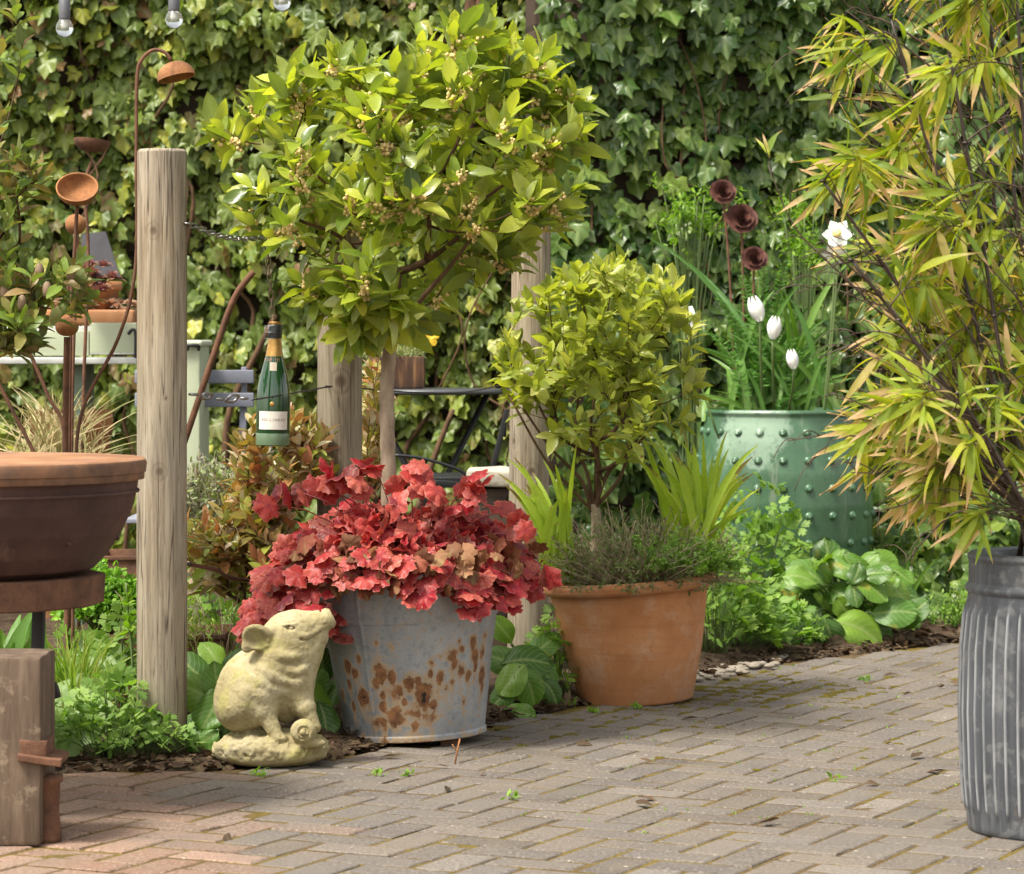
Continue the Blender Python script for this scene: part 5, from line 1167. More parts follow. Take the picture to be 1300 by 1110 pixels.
M_['lid'] = t.done(t.pr(c, .8, 0, .3, t.bump(f_, .3, .003)))
t = NT('brown_iron'); n = t.noise(6, 5, .65); f_ = t.noise(50, 4, .7)
c = t.ramp(n, [(.25, (.045, .024, .02)), (.5, (.085, .043, .034)), (.78, (.15, .075, .055))]); c = t.mix(t.ramp(t.noise(14, 4, .6, t.co((1, 1, .2))), [(.58, 0.), (.7, .5)]), c, (.21, .12, .09)); c = t.mix(t.ramp(f_, [(.55, 0.), (.7, .5)]), c, (.04, .025, .022))
M_['iron'] = t.done(t.pr(c, .68, .15, .4, t.bump(t.mix(.5, n, f_), .35, .004)))
th = thing('fire_bowl', 'big brown rusty iron fire bowl with flat lid at the left edge', 'fire pit', (FX, FY, 0))
mb = MB(); lathe(mb, [(0, .475), (.12, .48), (.22, .492), (.268, .512), (.297, .545), (.325, .590), (.345, .635), (.356, .675), (.359, .700), (.366, .704), (.366, .712)], 96, Mloc((FX, FY, 0)), lambda T, z: fbm(np.stack([np.cos(T), np.sin(T), z*3], -1), 1.5, 3)*.004, None, 70)
lathe(mb, [(.3615, .672), (.3635, .675), (.3615, .678)], 96, Mloc((FX, FY, 0)))
for k in range(9):
    for z, r_ in ((.575, .3165),):
        an = k/9*2*PI; ball(mb, (FX+math.cos(an)*r_, FY+math.sin(an)*r_, z), .006, 8)
mb.build('bowl', M_['iron'], th)
mb = MB(); lathe(mb, [(0, .70), (.372, .700), (.374, .703), (.374, .714), (.377, .716), (.379, .735), (.376, .742), (.37, .745), (0, .748)], 30, Mloc((FX, FY, 0), 0, 0, 3), lambda T, z: .003*np.sin(T*5)); mb.build('lid', M_['lid'], th, shade_angle=35)
mb = MB(); lathe(mb, [(.20, .435), (.284, .435), (.287, .438), (.290, .495), (.286, .498), (.20, .498)], 12, Mloc((FX, FY, 0), 0, 0, 8)); mb.build('support_ring', M_['rust_dark'], th, flat=True)
mk = plain('black_iron', (.025, .024, .024), .55, .3, .3, 30)
for an in (60, 170, 280):
    a_ = R(an); mb = MB(); p0 = A(FX+math.cos(a_)*.24, FY+math.sin(a_)*.24, .44); p1 = A(FX+math.cos(a_)*.22, FY+math.sin(a_)*.22, .0); bar(mb, p0, p1, .03, .012); mb.build('leg', mk, th)
mb = MB(); p = P(62, 880, 6.75); tube(mb, [p-A(.05, .0, .015), p+A(.02, 0, .008)], .018, 14); mb.build('clamp', mk, th)
# timber block in front and its iron shoe
t = NT('old_timber'); n = t.noise(30, 5, .65, t.co((1, 1, .12)), .5); f_ = t.noise(25, 4, .7)
c = t.ramp(n, [(.3, (.07, .048, .034)), (.55, (.14, .10, .07)), (.75, (.22, .165, .115))]); c = t.mix(t.ramp(f_, [(.58, 0.), (.7, .6)]), c, (.3, .235, .16)); M_['timber'] = t.done(t.pr(c, .9, 0, .2, t.bump(n, .5, .005)))
bx = (52-650)/F*6.2; th = thing('timber_block', 'rough brown timber block standing upright at the bottom left corner', 'timber block', (bx-.16, 6.3, 0)); mb = MB(); box(mb, (bx-.16, 6.3, .186), (.32, .2, .372), .008, None, 0, 4, .005); mb.build('wood', M_['timber'], th)
th = thing('iron_shoe', 'flaking rusty iron bracket at the foot of the timber block', 'bracket', ((64-650)/F*6.25, 6.25, 0)); mb = MB()
x1 = (74-650)/F*6.22; box(mb, (x1-.035, 6.26, .17), (.085, .14, .012), .002, Matrix.Rotation(R(7), 3, 'Y'), 0, 3, .01); box(mb, (x1-.045, 6.26, .19), (.05, .12, .03), .003, None, 0, 2, .01); mb.build('plate', M_['rust_dark'], th)
mb = MB(); lathe(mb, [(0, 0), (.030, 0), (.032, .01), (.026, .06), (.028, .115), (.034, .12), (.034, .132), (0, .134)], 24, Mloc((x1-.030, 6.26, .001))); mb.build('foot', M_['rust_dark'], th)

# ================================================================== RUSTY STAKES
def cup(mb, c, r, axis, depth=.62):
    q_ = np.array(Vector(axis).to_track_quat('Z', 'Y').to_matrix()); k = np.linspace(0, 1, 12); pr = [(r*math.sin(PI/2*s)**.9, depth*r*(1-math.cos(PI/2*s))) for s in k]
    inn = [(x*.94, z+.03*r) for x, z in reversed(pr)]; M = np.eye(4); M[:3, :3] = q_; M[:3, 3] = np.asarray(c)-q_@A(0, 0, depth*r); lathe(mb, pr+[(r*1.01, depth*r+.02*r)]+inn, 32, M)
SG = 'rusty metal garden stakes behind the fire bowl'
def stake(name, label, pts, d, r, head, hname, hm='rust'):
    c = [P(a, b, d) for a, b in pts]; th = thing(name, label, 'garden ornament', (c[-1][0], d, 0), SG); mb = MB(); tube(mb, spline(c, 6), r, 8); mb.build('stem', M_['rust_dark'], th); hb = MB(); head(hb); hb.build(hname, M_[hm], th); return th
stake('cup_stake', 'rusty cup tilted to show its round inside, on an upright stem', [(98, 262), (94, 330), (90, 400), (88, 570), (88, 760), (88, 835)], 8.2, .0048, lambda h: cup(h, P(98, 238, 8.2), .055, (.06, -.75, .72), .75), 'cup')
stake('cup_stake', 'dark rusty cup seen from the side, high against the ivy', [(116, 205), (108, 240), (112, 330), (106, 500), (100, 800)], 8.9, .005, lambda h: cup(h, P(117, 179, 8.9), .052, (.1, .1, 1), .62), 'cup', 'rust_dark')
stake('shade_stake', 'rusty upturned cup hanging from a hooked stem beside the near post', [(217, 76), (208, 66), (194, 64), (180, 76), (174, 100), (173, 200), (172, 340), (150, 430), (105, 520), (95, 620), (92, 835)], 7.85, .0045, lambda h: cup(h, P(224, 99, 7.85), .048, (.25, -.1, -1), .85), 'shade')
def splitball(h):
    c = P(85, 415, 7.95); 
    for s in (-1, 1): ball(h, c+A(s*.002, 0, 0), .028, 16, 0, (1, 1, .85), Matrix.Rotation(R(s*4), 3, 'Y'))
stake('bud_stake', 'rusty split ball on a thick straight stem just above the fire bowl lid', [(85, 428), (84, 480), (83, 570), (85, 700), (85, 855)], 7.95, .008, splitball, 'ball')
stake('ball_stake', 'small rusty ball on a stem just under the tilted cup', [(96, 298), (98, 330), (92, 500), (90, 800)], 8.6, .0045, lambda h: ball(h, P(96, 285, 8.6), .029, 16), 'ball')
stake('rod_stake', 'thin rusty rod leaning left behind the fire bowl lid', [(-10, 300), (25, 415), (60, 500), (84, 570), (88, 835)], 8.1, .005, lambda h: ball(h, P(-12, 292, 8.1), .02, 10), 'ball')
stake('rod_stake', 'thin rusty rod leaning out of frame low at the left edge', [(-30, 430), (10, 510), (38, 565), (70, 640), (88, 835)], 8.0, .005, lambda h: ball(h, P(-32, 425, 8.0), .02, 10), 'ball')
th = thing('iron_rod', 'dark leaning iron rod between the near post and the hanging bottle', 'rod', A(*P(205, 640, 8.4)[:2], 0)); mb = MB(); c = spline([P(322, 345, 8.4), P(298, 378, 8.4), P(275, 440, 8.4), P(238, 550, 8.4), P(205, 650, 8.4), P(170, 850, 8.4)], 6); tube(mb, c, np.linspace(.0085, .009, len(c)), 8); mb.build('rod', M_['rust_dark'], th)

# ================================================================== WIRE, CHAIN, BOTTLE
wire = plain('galvanised_wire', (.32, .32, .32), .35, .8, .3, 60); dark = plain('dark_steel', (.06, .055, .055), .35, .7, .3, 60)
def link(mb, c, d, L, w, r, roll):
    d = nrm(d); s = nrm(np.cross(d, A(0, 0, 1)+roll)); th_ = np.linspace(0, 2*PI, 17); ex = L/2-w/2
    pts = np.stack([np.sign(np.cos(th_))*ex*(np.abs(np.cos(th_)) > .02)+np.cos(th_)*w/2, np.sin(th_)*w/2], 1); tube(mb, np.asarray(c)+pts[:, :1]*d+pts[:, 1:]*s, r, 5, 0, False)
th = thing('wire_rope', 'taut wire with shackles running from the near post past the bottle to the second post', 'wire', A(*P(237, 497, 7.5)[:2], .8)); mb = MB(); mb2 = MB()
a_ = P(237, 500, 7.47); b_ = P(300, 510, 7.72); e_ = P(418, 491, 8.2)
tube(mb, [P(320, 508, 7.8), P(345, 504, 7.92), e_], .0022, 6); tube(mb, [P(413, 491, 8.15), P(421, 491, 8.18)], .003, 6)
dv = nrm(P(320, 506, 7.8)-a_)
cs = [(246, 501, .030, .012), (262, 503, .05, .018), (280, 507, .022, .012), (295, 506, .05, .024), (310, 506, .022, .013)]
for k, (x, y, L, w) in enumerate(cs): mb2 = MB(); link(mb2, P(x, y, 7.47+(x-237)/83*.33), dv, L, w, .0036, A(0, 3*(k % 2), 0)); mb2.build('shackle', wire, th)
mb.build('wire', dark, th)
# lower strands through the posts
def strand(label, pts, r=.0022):
    c = spline([P(a, b, d) for a, b, d in pts], 6); th = thing('fence_wire', label, 'wire', c[0], 'wires strung between the posts'); mb = MB(); tube(mb, c, r, 6); mb.build('wire', dark, th)
strand('thin wire between the second and third posts behind the bay trunk', [(455, 493, 8.3), (520, 498, 8.6), (590, 498, 8.9), (645, 487, 9.15)])
strand('dark lower wire running behind the red heuchera from the near post', [(237, 716, 7.5), (275, 724, 7.75), (300, 735, 7.9), (400, 745, 8.2)], .005)
th = thing('chain', 'shiny chain high between the near post and the bay crown', 'chain', P(237, 284, 7.5)); mb = MB(); q0 = P(237, 283, 7.47); q1 = P(345, 300, 7.98); n = 20
for k in range(n):
    s = (k+.5)/n; c_ = q0+(q1-q0)*s+A(0, 0, -.02*math.sin(PI*s)); link(mb, c_, q1-q0, .036, .013, .0022, A(0, 4*(k % 2), 0))
tube(mb, [q1, P(405, 300, 8.2)], .0022, 6)
mb.build('links', wire, th)
bt = 8.0; bs = F/bt
th = thing('champagne_bottle', 'green champagne bottle with gold foil neck and white label, hung on a chain', 'bottle', P(346, 490, bt)); bc = P(346, 568, bt); BMt = Mloc(bc, 0, 1.2, 0)
def bz(y): return (568-y)/bs
t = NT('bottle_glass'); M_['glass'] = t.done(t.pr((.012, .05, .016), .06, 0, .6, None, Coat_Weight=.6))
t = NT('bottle_base_glass'); M_['glass2'] = t.done(t.pr((.25, .38, .22), .1, 0, .6, None, Transmission_Weight=.5))
mb = MB(); lathe(mb, [(0, .012), (.03, .006), (.040, .004), (.0425, .012), (.0430, .03), (.0432, bz(505)), (.041, bz(492)), (.036, bz(478)), (.029, bz(465)), (.0225, bz(452)), (.018, bz(442)), (.0150, bz(430)), (.014, bz(412)), (0, bz(411))], 40, BMt); mb.build('glass', M_['glass'], th)
mb = MB(); lathe(mb, [(.0433, .006), (.0437, .010), (.0437, .034), (.0433, .036)], 40, BMt); mb.build('glass_foot', M_['glass2'], th)
gold = plain('gold_foil', (.55, .32, .10), .38, .7, .25, 40, .5, 60)
mb = MB(); lathe(mb, [(.0238, bz(455)), (.0205, bz(447)), (.0185, bz(440)), (.0163, bz(428)), (.0158, bz(410)), (.0165, bz(409)), (0, bz(408))], 32, BMt); mb.build('foil', gold, th)
mb = MB(); lathe(mb, [(.0165, bz(430)), (.0182, bz(428)), (.0182, bz(414)), (.0150, bz(411)), (0, bz(410.5))], 24, BMt); mb.build('cap', plain('cap_black', (.03, .035, .035), .4, 0, .4, 100), th)
mb = MB()
for k in range(6):
    an = k*PI/3; tube(mb, [A(bc[0]+math.cos(an)*.0192, bc[1]+math.sin(an)*.0192, bc[2]+bz(y)) for y in (430, 414)], .0008, 4)
for y in (430, 422, 414): tube(mb, [A(bc[0]+math.cos(q_)*.0192, bc[1]+math.sin(q_)*.0192, bc[2]+bz(y)) for q_ in np.linspace(0, 2*PI, 20)], .0009, 4)
mb.build('muselet', wire, th)
def arcpatch(r, a0, a1, z0, z1, n=16):
    a = np.linspace(R(a0), R(a1), n)-PI/2; V = np.array([(r*np.cos(a_), r*np.sin(a_), z) for z in (z0, z1) for a_ in a]); M = BMt; return V@M[:3, :3].T+M[:3, 3], gridf(2, n)
lab = plain('paper_label', (.74, .70, .62), .7, 0, .06, 30)
mb = MB(); v_, f_ = arcpatch(.0441, -48, 58, bz(545), bz(522)); mb.add(v_, f_); mb.build('label', lab, th)
mb = MB(); lathe(mb, [(.030, bz(468)), (.0262, bz(459.5)), (.0240, bz(455))], 32, BMt); mb.build('collar', plain('collar_pink', (.62, .25, .22), .45, .2, .4, 120), th)
mb = MB(); v_, f_ = arcpatch(.0320, -16, 16, bz(474), bz(460), 6); mb.add(v_, f_); mb.build('neck_label', plain('neck_paper', (.72, .62, .5), .5), th)
mb = MB(); ball(mb, A(bc[0]+.002, bc[1]-.0432, bc[2]+bz(513)), .006, 12, 0, (1, .25, 1)); mb.build('seal', gold, th)
# lettering wraps round the label
txt = 'BOLLINGER'; 
def letters():
    mbt = MB()
    for i, ch in enumerate(txt):
        cu = bpy.data.curves.new('t', 'FONT'); cu.body = ch; cu.size = .0088; cu.extrude = .0001; cu.align_x = 'CENTER'; to = bpy.data.objects.new('t', cu)
        C.objects.link(to); dg = bpy.context.evaluated_depsgraph_get(); me = bpy.data.meshes.new_from_object(to.evaluated_get(dg)); me.calc_loop_triangles()
        v = np.array([x.co for x in me.vertices]); f = np.array([x.vertices[:] for x in me.loop_triangles]); C.objects.unlink(to); bpy.data.objects.remove(to); bpy.data.curves.remove(cu); bpy.data.meshes.remove(me)
        a = R(5+(i-4)*9.6)-PI/2; r = .0444; aa = a+v[:, 0]/r; V = np.stack([(r+v[:, 2])*np.cos(aa), (r+v[:, 2])*np.sin(aa), bz(534)+v[:, 1]], 1)
        V = V@BMt[:3, :3].T+BMt[:3, 3]; mbt.add(V, f)
    mbt.build('lettering', plain('label_ink', (.12, .10, .09), .6), th, flat=True)
letters()
th = thing('bottle_chain', 'short chain holding the champagne bottle by its neck', 'chain', P(342, 410, 8.0)); mb = MB(); q0 = P(347, 412, 8.0); q1 = P(338, 296, 7.95)
for k in range(11):
    c_ = q0+(q1-q0)*(k+.5)/11; link(mb, c_, q1-q0+A(.001, .002, 0), .026, .012, .002, A(0, 3*(k % 2), 0)+A(1, 0, 0))
mb.build('links', rustmat('chain_rust', (.3, .22, .14), (.16, .12, .09)), th)

# ================================================================== FURNITURE AND BACKGROUND
sage = plain('sage_paint', (.42, .46, .31), .65, 0, .16, 7, .2, 60)
D1 = 10.6
def rect(mb, x0, y0, x1, y1, d, th_, bev=.003):
    a = P(x0, y0, d); b = P(x1, y1, d); box(mb, ((a[0]+b[0])/2, d+th_/2, (a[2]+b[2])/2), (abs(b[0]-a[0]), th_, abs(a[2]-b[2])), bev)
th = thing('potting_table', 'sage green painted potting table with deep sides at the left', 'table', A(*P(80, 600, D1)[:2], 0))
mb = MB(); rect(mb, -80, 420, 113, 452, D1, .03); rect(mb, 114, 410, 173, 448, D1, .03); mb.build('side_panel', sage, th)
mb = MB(); a = P(-80, 455, D1); b = P(175, 462, D1); box(mb, ((a[0]+b[0])/2, D1+.24, (a[2]+b[2])/2), (b[0]-a[0], .56, .02), .003); box(mb, ((a[0]+b[0])/2, D1+.53, a[2]+.06), (b[0]-a[0], .02, .1), .003); mb.build('shelf', plain('grey_slat', (.45, .46, .42), .6), th)
sagedark = plain('dark_sage', (.12, .16, .11), .7)
for (x0, x1, dd) in ((92, 101, .02), (101, 117, .4), (-60, -45, .02), (-60, -45, .4)):
    mb = MB(); pz_ = P(x0, 463, D1+dd); pe = P(x1, 463, D1+dd); box(mb, ((pz_[0]+pe[0])/2, D1+dd+.03, pz_[2]/2), (max(.045, pe[0]-pz_[0]), .05, pz_[2]), .002); mb.build('leg', sagedark, th)
mb = MB(); tube(mb, spline([P(163, 424, D1-.02), P(168, 419, D1-.03), P(172, 424, D1-.03), P(172, 457, D1-.03)], 6), .006, 6); mb.build('hook', mk, th)
ttop = P(0, 412, D1)[2]
# succulents on the table
G_['semp'] = leafmat('sempervivum_leaf', [(.25, .10, .09), (.34, .17, .14), (.18, .08, .08), (.3, .2, .14)], .6, .15, (1.2, .8, .7), vein=0)
def rosettes(name, label, items, d0, mat, group):
    th = thing(name, label, 'succulent', P(items[0][0], items[0][1], d0), group); mb = MB()
    for (px, py, r_) in items:
        c = P(px, py, d0+rng.uniform(0, .1)); n = 34; k = np.arange(n); a = k*2.4; e = (k/n); D = np.stack([np.cos(a)*(1.1-e), np.sin(a)*(1.1-e), .25+e*1.2], 1); L = r_/F*d0*(1.1-.5*e)
        scatter(mb, SMALL, c+D*0.002, D, A(0, -.2, 1)-D*.5, np.stack([L*1.3, L, L], 1))
    mb.build('leaves', mat, th)
rosettes('houseleek_clump', 'reddish houseleek mound in front of the black panel', [(118+rng.normal(0, 14), 352+rng.uniform(-14, 24), rng.uniform(12, 18)) for _ in range(22)], 10.45, G_['semp'], 'houseleeks on the potting table')
rosettes('houseleek_clump', 'pale pinkish houseleeks along the sunny table top', [(60+rng.uniform(0, 115), 392+rng.uniform(-8, 8), rng.uniform(8, 13)) for _ in range(36)], 10.7, leafmat('pale_semp', [(.42, .32, .25), (.5, .3, .22), (.3, .26, .14)], .6, .15, (1.1, .9, .7), vein=0), 'houseleeks on the potting table')
tp = MB(); th = thing('terracotta_tray', 'orange terracotta trough on the potting table', 'plant pot', P(118, 405, 10.72)); box(tp, P(118, 403, 10.76), (.30, .16, .05), .008); tp.build('tray_wall', M_['terra'], th)
mb = MB(); lathe(mb, [(0, 0), (.07, 0), (.09, .12), (.1, .12), (.1, .15), (.085, .15), (.08, .13)], 28, Mloc(A(*P(118, 400, 10.82)[:2], P(118, 402, 10.82)[2]-.03))); th = thing('terracotta_flowerpot', 'terracotta pot under the reddish houseleek mound', 'plant pot', P(118, 400, 10.82)); mb.build('pot_wall', M_['terra'], th)
th = thing('black_panel', 'dark grey slate panel leaning behind the houseleeks', 'panel', P(125, 345, 11.0)); mb = MB()
V = []; q_ = [P(100, 350, 10.95), P(153, 352, 10.95), P(134, 294, 11.05), P(104, 297, 11.05)]
V = q_+[p+A(0, .012, 0) for p in q_]; fs_ = [(0, 1, 2), (0, 2, 3), (4, 6, 5), (4, 7, 6)]+[t_ for i in range(4) for t_ in ((i, 4+i, 4+(i+1) % 4), (i, 4+(i+1) % 4, (i+1) % 4))]
mb.add(V, fs_); mb.build('slate', plain('slate', (.05, .048, .052), .8, 0, .3, 15, .2, 80, .2), th, flat=True)
for (px, py, w_, lab_) in ((118, 560, 44, 'terracotta pot standing on its side under the potting table'), (60, 572, 40, 'terracotta pot under the potting table behind the dry grass')):
    dd = 10.9; c = A((px-650)/F*dd, dd, .0); rr = w_/2/F*dd; th = thing('terracotta_flowerpot', lab_.replace(' standing on its side', ' near the table leg'), 'plant pot', c, 'flowerpots under the potting table'); mb = MB(); hh = 1-(520-430)/F*dd-.0
    lathe(mb, [(0, 0), (rr*.9, 0), (rr*.95, .04), (rr, hh*.5), (rr*1.0, hh-.08), (rr*1.15, hh-.08), (rr*1.15, hh), (rr, hh), (rr*.9, hh-.1)], 28, Mloc(c)); mb.build('pot_wall', M_['terra'], th)
# sage box behind the near post
th = thing('sage_cabinet', 'narrow sage green cabinet with a black handle behind the near post', 'cabinet', A(*P(230, 600, 9.9)[:2], 0)); mb = MB(); a = P(205, 435, 9.9); b = P(254, 435, 9.9); box(mb, ((a[0]+b[0])/2, 10.05, a[2]/2), (b[0]-a[0], .3, a[2]), .006); mb.build('carcass', sage, th)
mb = MB(); rect(mb, 200, 432, 257, 440, 9.88, .34, .008); mb.build('top', plain('sage_light', (.5, .53, .4), .6), th); mb = MB(); tube(mb, spline([P(238, 444, 9.87), P(239, 439, 9.85), P(251, 439, 9.85), P(252, 444, 9.87)], 4), .006, 6); mb.build('handle', mk, th)
# blue grey slatted chair
blue = plain('blue_grey_paint', (.20, .21, .26), .55, .0, .12, 8, .15, 60)
th = thing('slatted_chair', 'blue grey slatted folding chair behind the near post', 'chair', A(*P(250, 600, 10.1)[:2], 0))
for (y0, y1) in ((470, 487), (499, 517)): mb = MB(); rect(mb, 171, y0, 322, y1, 10.05, .018); mb.build('back_slat', blue, th)
for x in (187, 306):
    mb = MB(); rect(mb, x, 466, x+7, 500, 10.075, .022); bar(mb, P(x+4, 498, 10.09), A(P(x-4, 600, 10.09)[0], 9.95, .0), .022, .012); mb.build('leg', blue, th)
    mb = MB(); bar(mb, A(P(x+2, 600, 10.1)[0], 10.06, .40), A(P(x, 600, 9.7)[0], 10.42, .0), .022, .012); mb.build('leg', blue, th)
for k in range(5): mb = MB(); a = P(180, 600, 10.1); b = P(314, 600, 10.1); box(mb, ((a[0]+b[0])/2, 9.70+k*.075, .44), (b[0]-a[0], .06, .016), .003); mb.build('seat_slat', blue, th)
# bistro table with charred log planter
th = thing('bistro_table', 'round black metal bistro table seen edge on behind the bay trunk', 'table', A(*P(545, 600, 10.9)[:2], 0)); tz = P(0, 494, 10.9)[2]; tx_ = P(545, 494, 10.9)[0]
mb = MB(); lathe(mb, [(0, tz-.012), (.27, tz-.012), (.285, tz-.016), (.288, tz-.006), (.284, tz), (0, tz+.002)], 56, Mloc((tx_, 10.9, 0))); mb.build('top', plain('dark_metal_top', (.10, .105, .11), .4, .5), th)
for s in (-1, 1): mb = MB(); tube(mb, [A(tx_+s*.2, 10.9+s*.1, tz-.02), A(tx_-s*.2, 10.9-s*.05, .0)], .011, 8); mb.build('leg', mk, th)
lz = tz+.003
t = NT('charred_wood'); n = t.noise(26, 5, .6, t.co((1, 1, .08)), .6); c = t.ramp(n, [(.40, (.018, .010, .008)), (.55, (.08, .038, .018)), (.72, (.32, .17, .075))]); c = t.mix(t.ramp(t.co() and t.noise(5, 3), [(.45, 0.), (.6, .8)]), c, (.05, .028, .02)); M_['char'] = t.done(t.pr(c, .8, 0, .3, t.bump(n, .5, .004)))
th = thing('log_planter', 'charred wooden block planter standing on the bistro table', 'planter', P(505, 494, 10.85)); mb = MB(); a = P(468, 494, 10.85); b = P(539, 455, 10.85); box(mb, ((a[0]+b[0])/2, 10.9, lz+.055), (b[0]-a[0], .14, .11), .006, None, 0, 2, .004); mb.build('block', M_['char'], th)
th = thing('stonecrop', 'mossy pale green stonecrop growing on the charred log planter', 'succulent', P(505, 450, 10.9)); mb = MB(); n = 900; c = P(492, 450, 10.9)
scatter(mb, SMALL, A(c[0], 10.9, lz+.105)+np.stack([rng.uniform(-.11, .12, n), rng.uniform(-.07, .07, n), rng.uniform(0, .035, n)], 1), rng.normal(0, 1, (n, 3))+A(0, 0, .6), up_hint(n), rng.uniform(.008, .018, n)); mb.build('leaves', leafmat('stonecrop_leaf', [(.2, .22, .1), (.28, .3, .14), (.14, .17, .06)], .7, .2, vein=0), th)
c = P(545, 428, 11.0); th = thing('viola', 'single yellow viola flower above the charred log planter', 'flower', A(c[0], 11.0, lz+.1)); mb = MB()
for k in range(5): a_ = k*1.257+.3; scatter(mb, ROUND, c[None], A(math.cos(a_), -.2, math.sin(a_))[None], A(0, -1, .2)[None], np.array([.036]))
mb.build('petals', plain('yellow_petal', (.85, .52, .03), .5), th); mb = MB(); tube(mb, bez(A(c[0]-.03, 10.92, lz+.09), A(c[0]-.02, 10.95, c[2]-.05), c+A(0, .004, 0), 6), .002, 5); mb.build('stem', G_['stem'], th)
# black folding chair
blk = plain('black_gloss_metal', (.02, .021, .023), .35, .3, .2, 30)
th = thing('folding_chair', 'black metal folding chair facing left between bay trunk and third post', 'chair', A(*P(575, 620, 9.9)[:2], 0)); cd = 9.9
def cp(x, y, dd=0): return P(x, y, cd+dd)
for k in range(6): mb = MB(); a = cp(508, 604); b = cp(632, 612); zz = a[2]; box(mb, ((a[0]+b[0])/2, cd+.02+k*.06, zz-.012), (b[0]-a[0], .045, .014), .003); mb.build('seat_slat', blk, th)
for dd in (0, .36):
    mb = MB(); bar(mb, cp(512, 612, dd), cp(634, 618, dd), .02, .022); mb.build('seat_rail', blk, th)
    mb = MB(); bar(mb, cp(644, 520, dd), A(cp(622, 600, dd)[0], cd+dd, cp(0, 612)[2]), .026, .016); bar(mb, A(cp(622, 600, dd)[0], cd+dd, cp(0, 612)[2]), A(cp(560, 600, dd)[0]-.06, cd+dd, 0), .024, .014); mb.build('leg', blk, th)
    mb = MB(); bar(mb, cp(540, 616, dd+.03), A(cp(640, 616, dd)[0], cd+dd+.03, 0), .024, .014); mb.build('leg', blk, th)
    mb = MB(); tube(mb, spline([cp(500, 578, dd), cp(530, 581, dd), cp(565, 590, dd), cp(588, 600, dd), cp(592, 612, dd), cp(590, 650, dd)], 5), .005, 8); mb.build('armrest', blk, th)
mb = MB(); a = cp(646, 512); 
for y in (505, 545): 
    p_ = cp(640 if y == 545 else 648, y); box(mb, (p_[0], cd+.18, p_[2]), (.014, .36, .05), .003)
mb.build('backrest', blk, th)
# stone plinth
th = thing('stone_plinth', 'pale stone slab on a low pier left of the third post', 'plinth', A(*P(616, 620, 9.5)[:2], 0)); a = P(593, 598, 9.5); b = P(652, 618, 9.5); mb = MB(); box(mb, ((a[0]+b[0])/2, 9.65, (a[2]+b[2])/2), (b[0]-a[0], .28, a[2]-b[2]), .008, None, 0, 3, .008); mb.build('slab', plain('pale_stone', (.42, .38, .30), .9, 0, .3, 25, .5, 90), th)
mb = MB(); box(mb, ((a[0]+b[0])/2, 9.65, b[2]/2-.004), (b[0]-a[0]-.03, .24, b[2]-.008), .01); mb.build('pier', M_['wall'], th)
# festoon bulbs
gl = NT('clear_glass'); M_['clear'] = gl.done(gl.pr((.92, .95, .93), .03, 0, .6, None, Transmission_Weight=.92))
th = thing('festoon_cable', 'black light cable strung along the top left of the view', 'cable', P(80, -6, 9.6)); mb = MB(); tube(mb, spline([P(-250, -40, 9.6), P(82, -8, 9.6), P(221, -12, 9.6), P(360, -28, 9.6), P(640, -90, 9.6)], 8), .005, 6); mb.build('cable', mk, th)
c = P(82, 33, 9.6); lb = thing('festoon_bulb', 'clear glass bulb, leftmost of those hanging at the top left', 'light bulb', c, 'festoon light bulbs')
mb = MB(); lathe(mb, [(0, .018), (.017, .018), (.0175, .022), (.0175, .085), (.012, .09), (0, .09)], 20, Mloc(c)); mb.build('holder', plain('grey_plastic', (.10, .10, .11), .5), lb)
mb = MB(); lathe(mb, [(0, -.036), (.012, -.034), (.021, -.026), (.0265, -.012), (.0265, 0), (.022, .010), (.0165, .018), (.0160, .02)], 28, Mloc(c)); mb.build('glass', M_['clear'], lb)
mb = MB(); lathe(mb, [(0, -.012), (.006, -.010), (.008, 0), (.005, .012), (.006, .02)], 12, Mloc(c)); mb.build('filament', plain('filament_white', (.7, .68, .6), .4), lb)
for (x, y, lab_) in ((221, 22, 'clear glass bulb above the near post, second from the left'), (358, 0, 'clear glass bulb cut by the top of the view above the bay crown')):
    o2 = dup(lb); o2.location = P(x, y, 9.6); o2['label'] = lab_

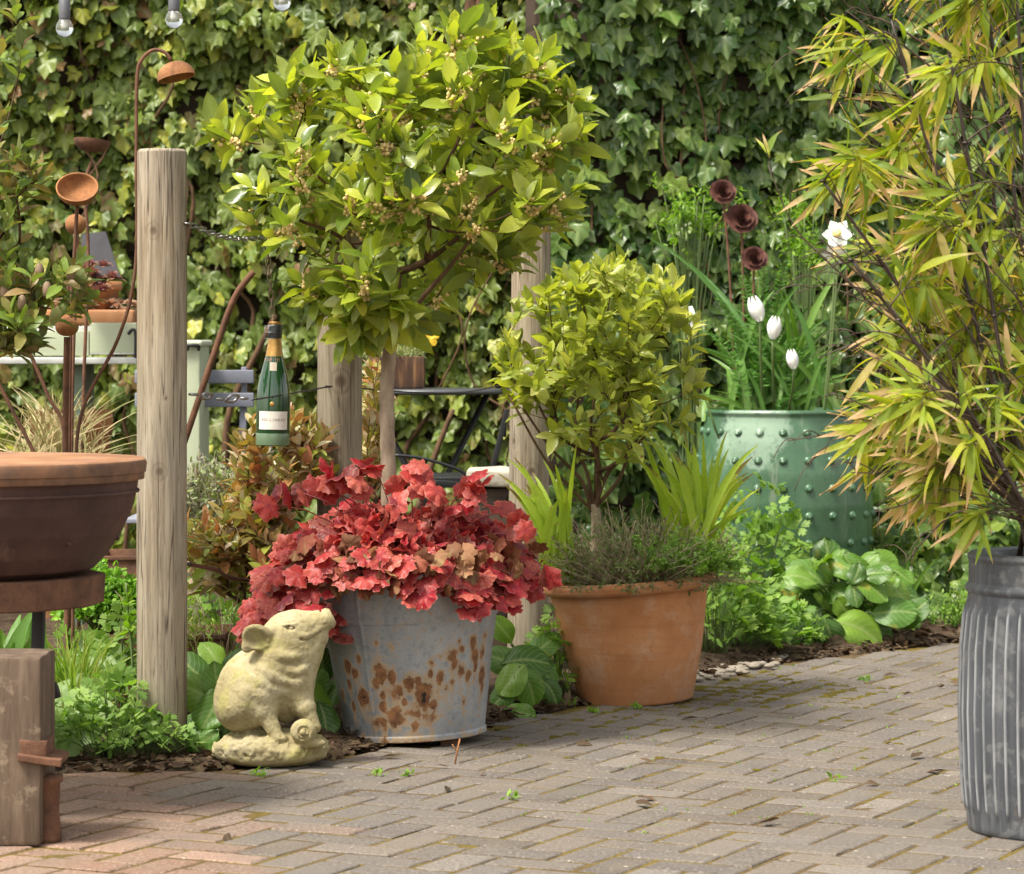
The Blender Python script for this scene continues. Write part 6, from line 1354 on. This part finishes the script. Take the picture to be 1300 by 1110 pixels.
# ================================================================== CAMERA, LIGHT, WORLD
cam = bpy.data.objects.new('camera', bpy.data.cameras.new('camera')); C.objects.link(cam); cam.location = (0, 0, 1); cam.rotation_euler = (R(90), 0, 0)
cam.data.sensor_width = 36; cam.data.lens = 36*F/1300; cam.data.shift_y = -(555-430)/1300; cam.data.clip_end = 1000; cam.data.clip_start = .1
cam.data.dof.use_dof = True; cam.data.dof.focus_distance = 7.75; cam.data.dof.aperture_fstop = 10
sc = bpy.context.scene; sc.camera = cam
sun_dir = Vector((-.40, -.30, .86)).normalized()   # towards the sun
sl = bpy.data.lights.new('sun', 'SUN'); sl.energy = 2.2; sl.angle = R(12); sl.color = (1, .95, .86); so = bpy.data.objects.new('sun', sl); C.objects.link(so); so.rotation_euler = sun_dir.to_track_quat('Z', 'Y').to_euler()
w = bpy.data.worlds.new('World'); sc.world = w; w.use_nodes = True; nt = w.node_tree; nt.nodes.clear()
sky = nt.nodes.new('ShaderNodeTexSky'); sky.sky_type = 'NISHITA'; sky.sun_disc = False; sky.sun_elevation = math.asin(sun_dir.z); sky.sun_rotation = math.atan2(sun_dir.x, sun_dir.y); sky.dust_density = 3.0; sky.air_density = 1.0
bg = nt.nodes.new('ShaderNodeBackground'); bg.inputs[1].default_value = .15; ou = nt.nodes.new('ShaderNodeOutputWorld'); 
hz = nt.nodes.new('ShaderNodeMix'); hz.data_type = 'RGBA'; bw = nt.nodes.new('ShaderNodeRGBToBW'); wt = nt.nodes.new('ShaderNodeMix'); wt.data_type = 'RGBA'; wt.blend_type = 'MULTIPLY'; wt.inputs[0].default_value = 1
nt.links.new(sky.outputs[0], bw.inputs[0]); nt.links.new(bw.outputs[0], wt.inputs[6]); wt.inputs[7].default_value = (1.06, 1.0, .90, 1)   # thin bright cloud whitens the sky
hz.inputs[0].default_value = .75; nt.links.new(sky.outputs[0], hz.inputs[6]); nt.links.new(wt.outputs[2], hz.inputs[7]); nt.links.new(hz.outputs[2], bg.inputs[0]); nt.links.new(bg.outputs[0], ou.inputs[0])
sc.view_settings.view_transform = 'Standard'; sc.view_settings.look = 'None'; sc.view_settings.exposure = 1.38; sc.view_settings.gamma = 1
sc.cycles.max_bounces = 7; sc.cycles.transparent_max_bounces = 8; sc.cycles.use_denoising = True
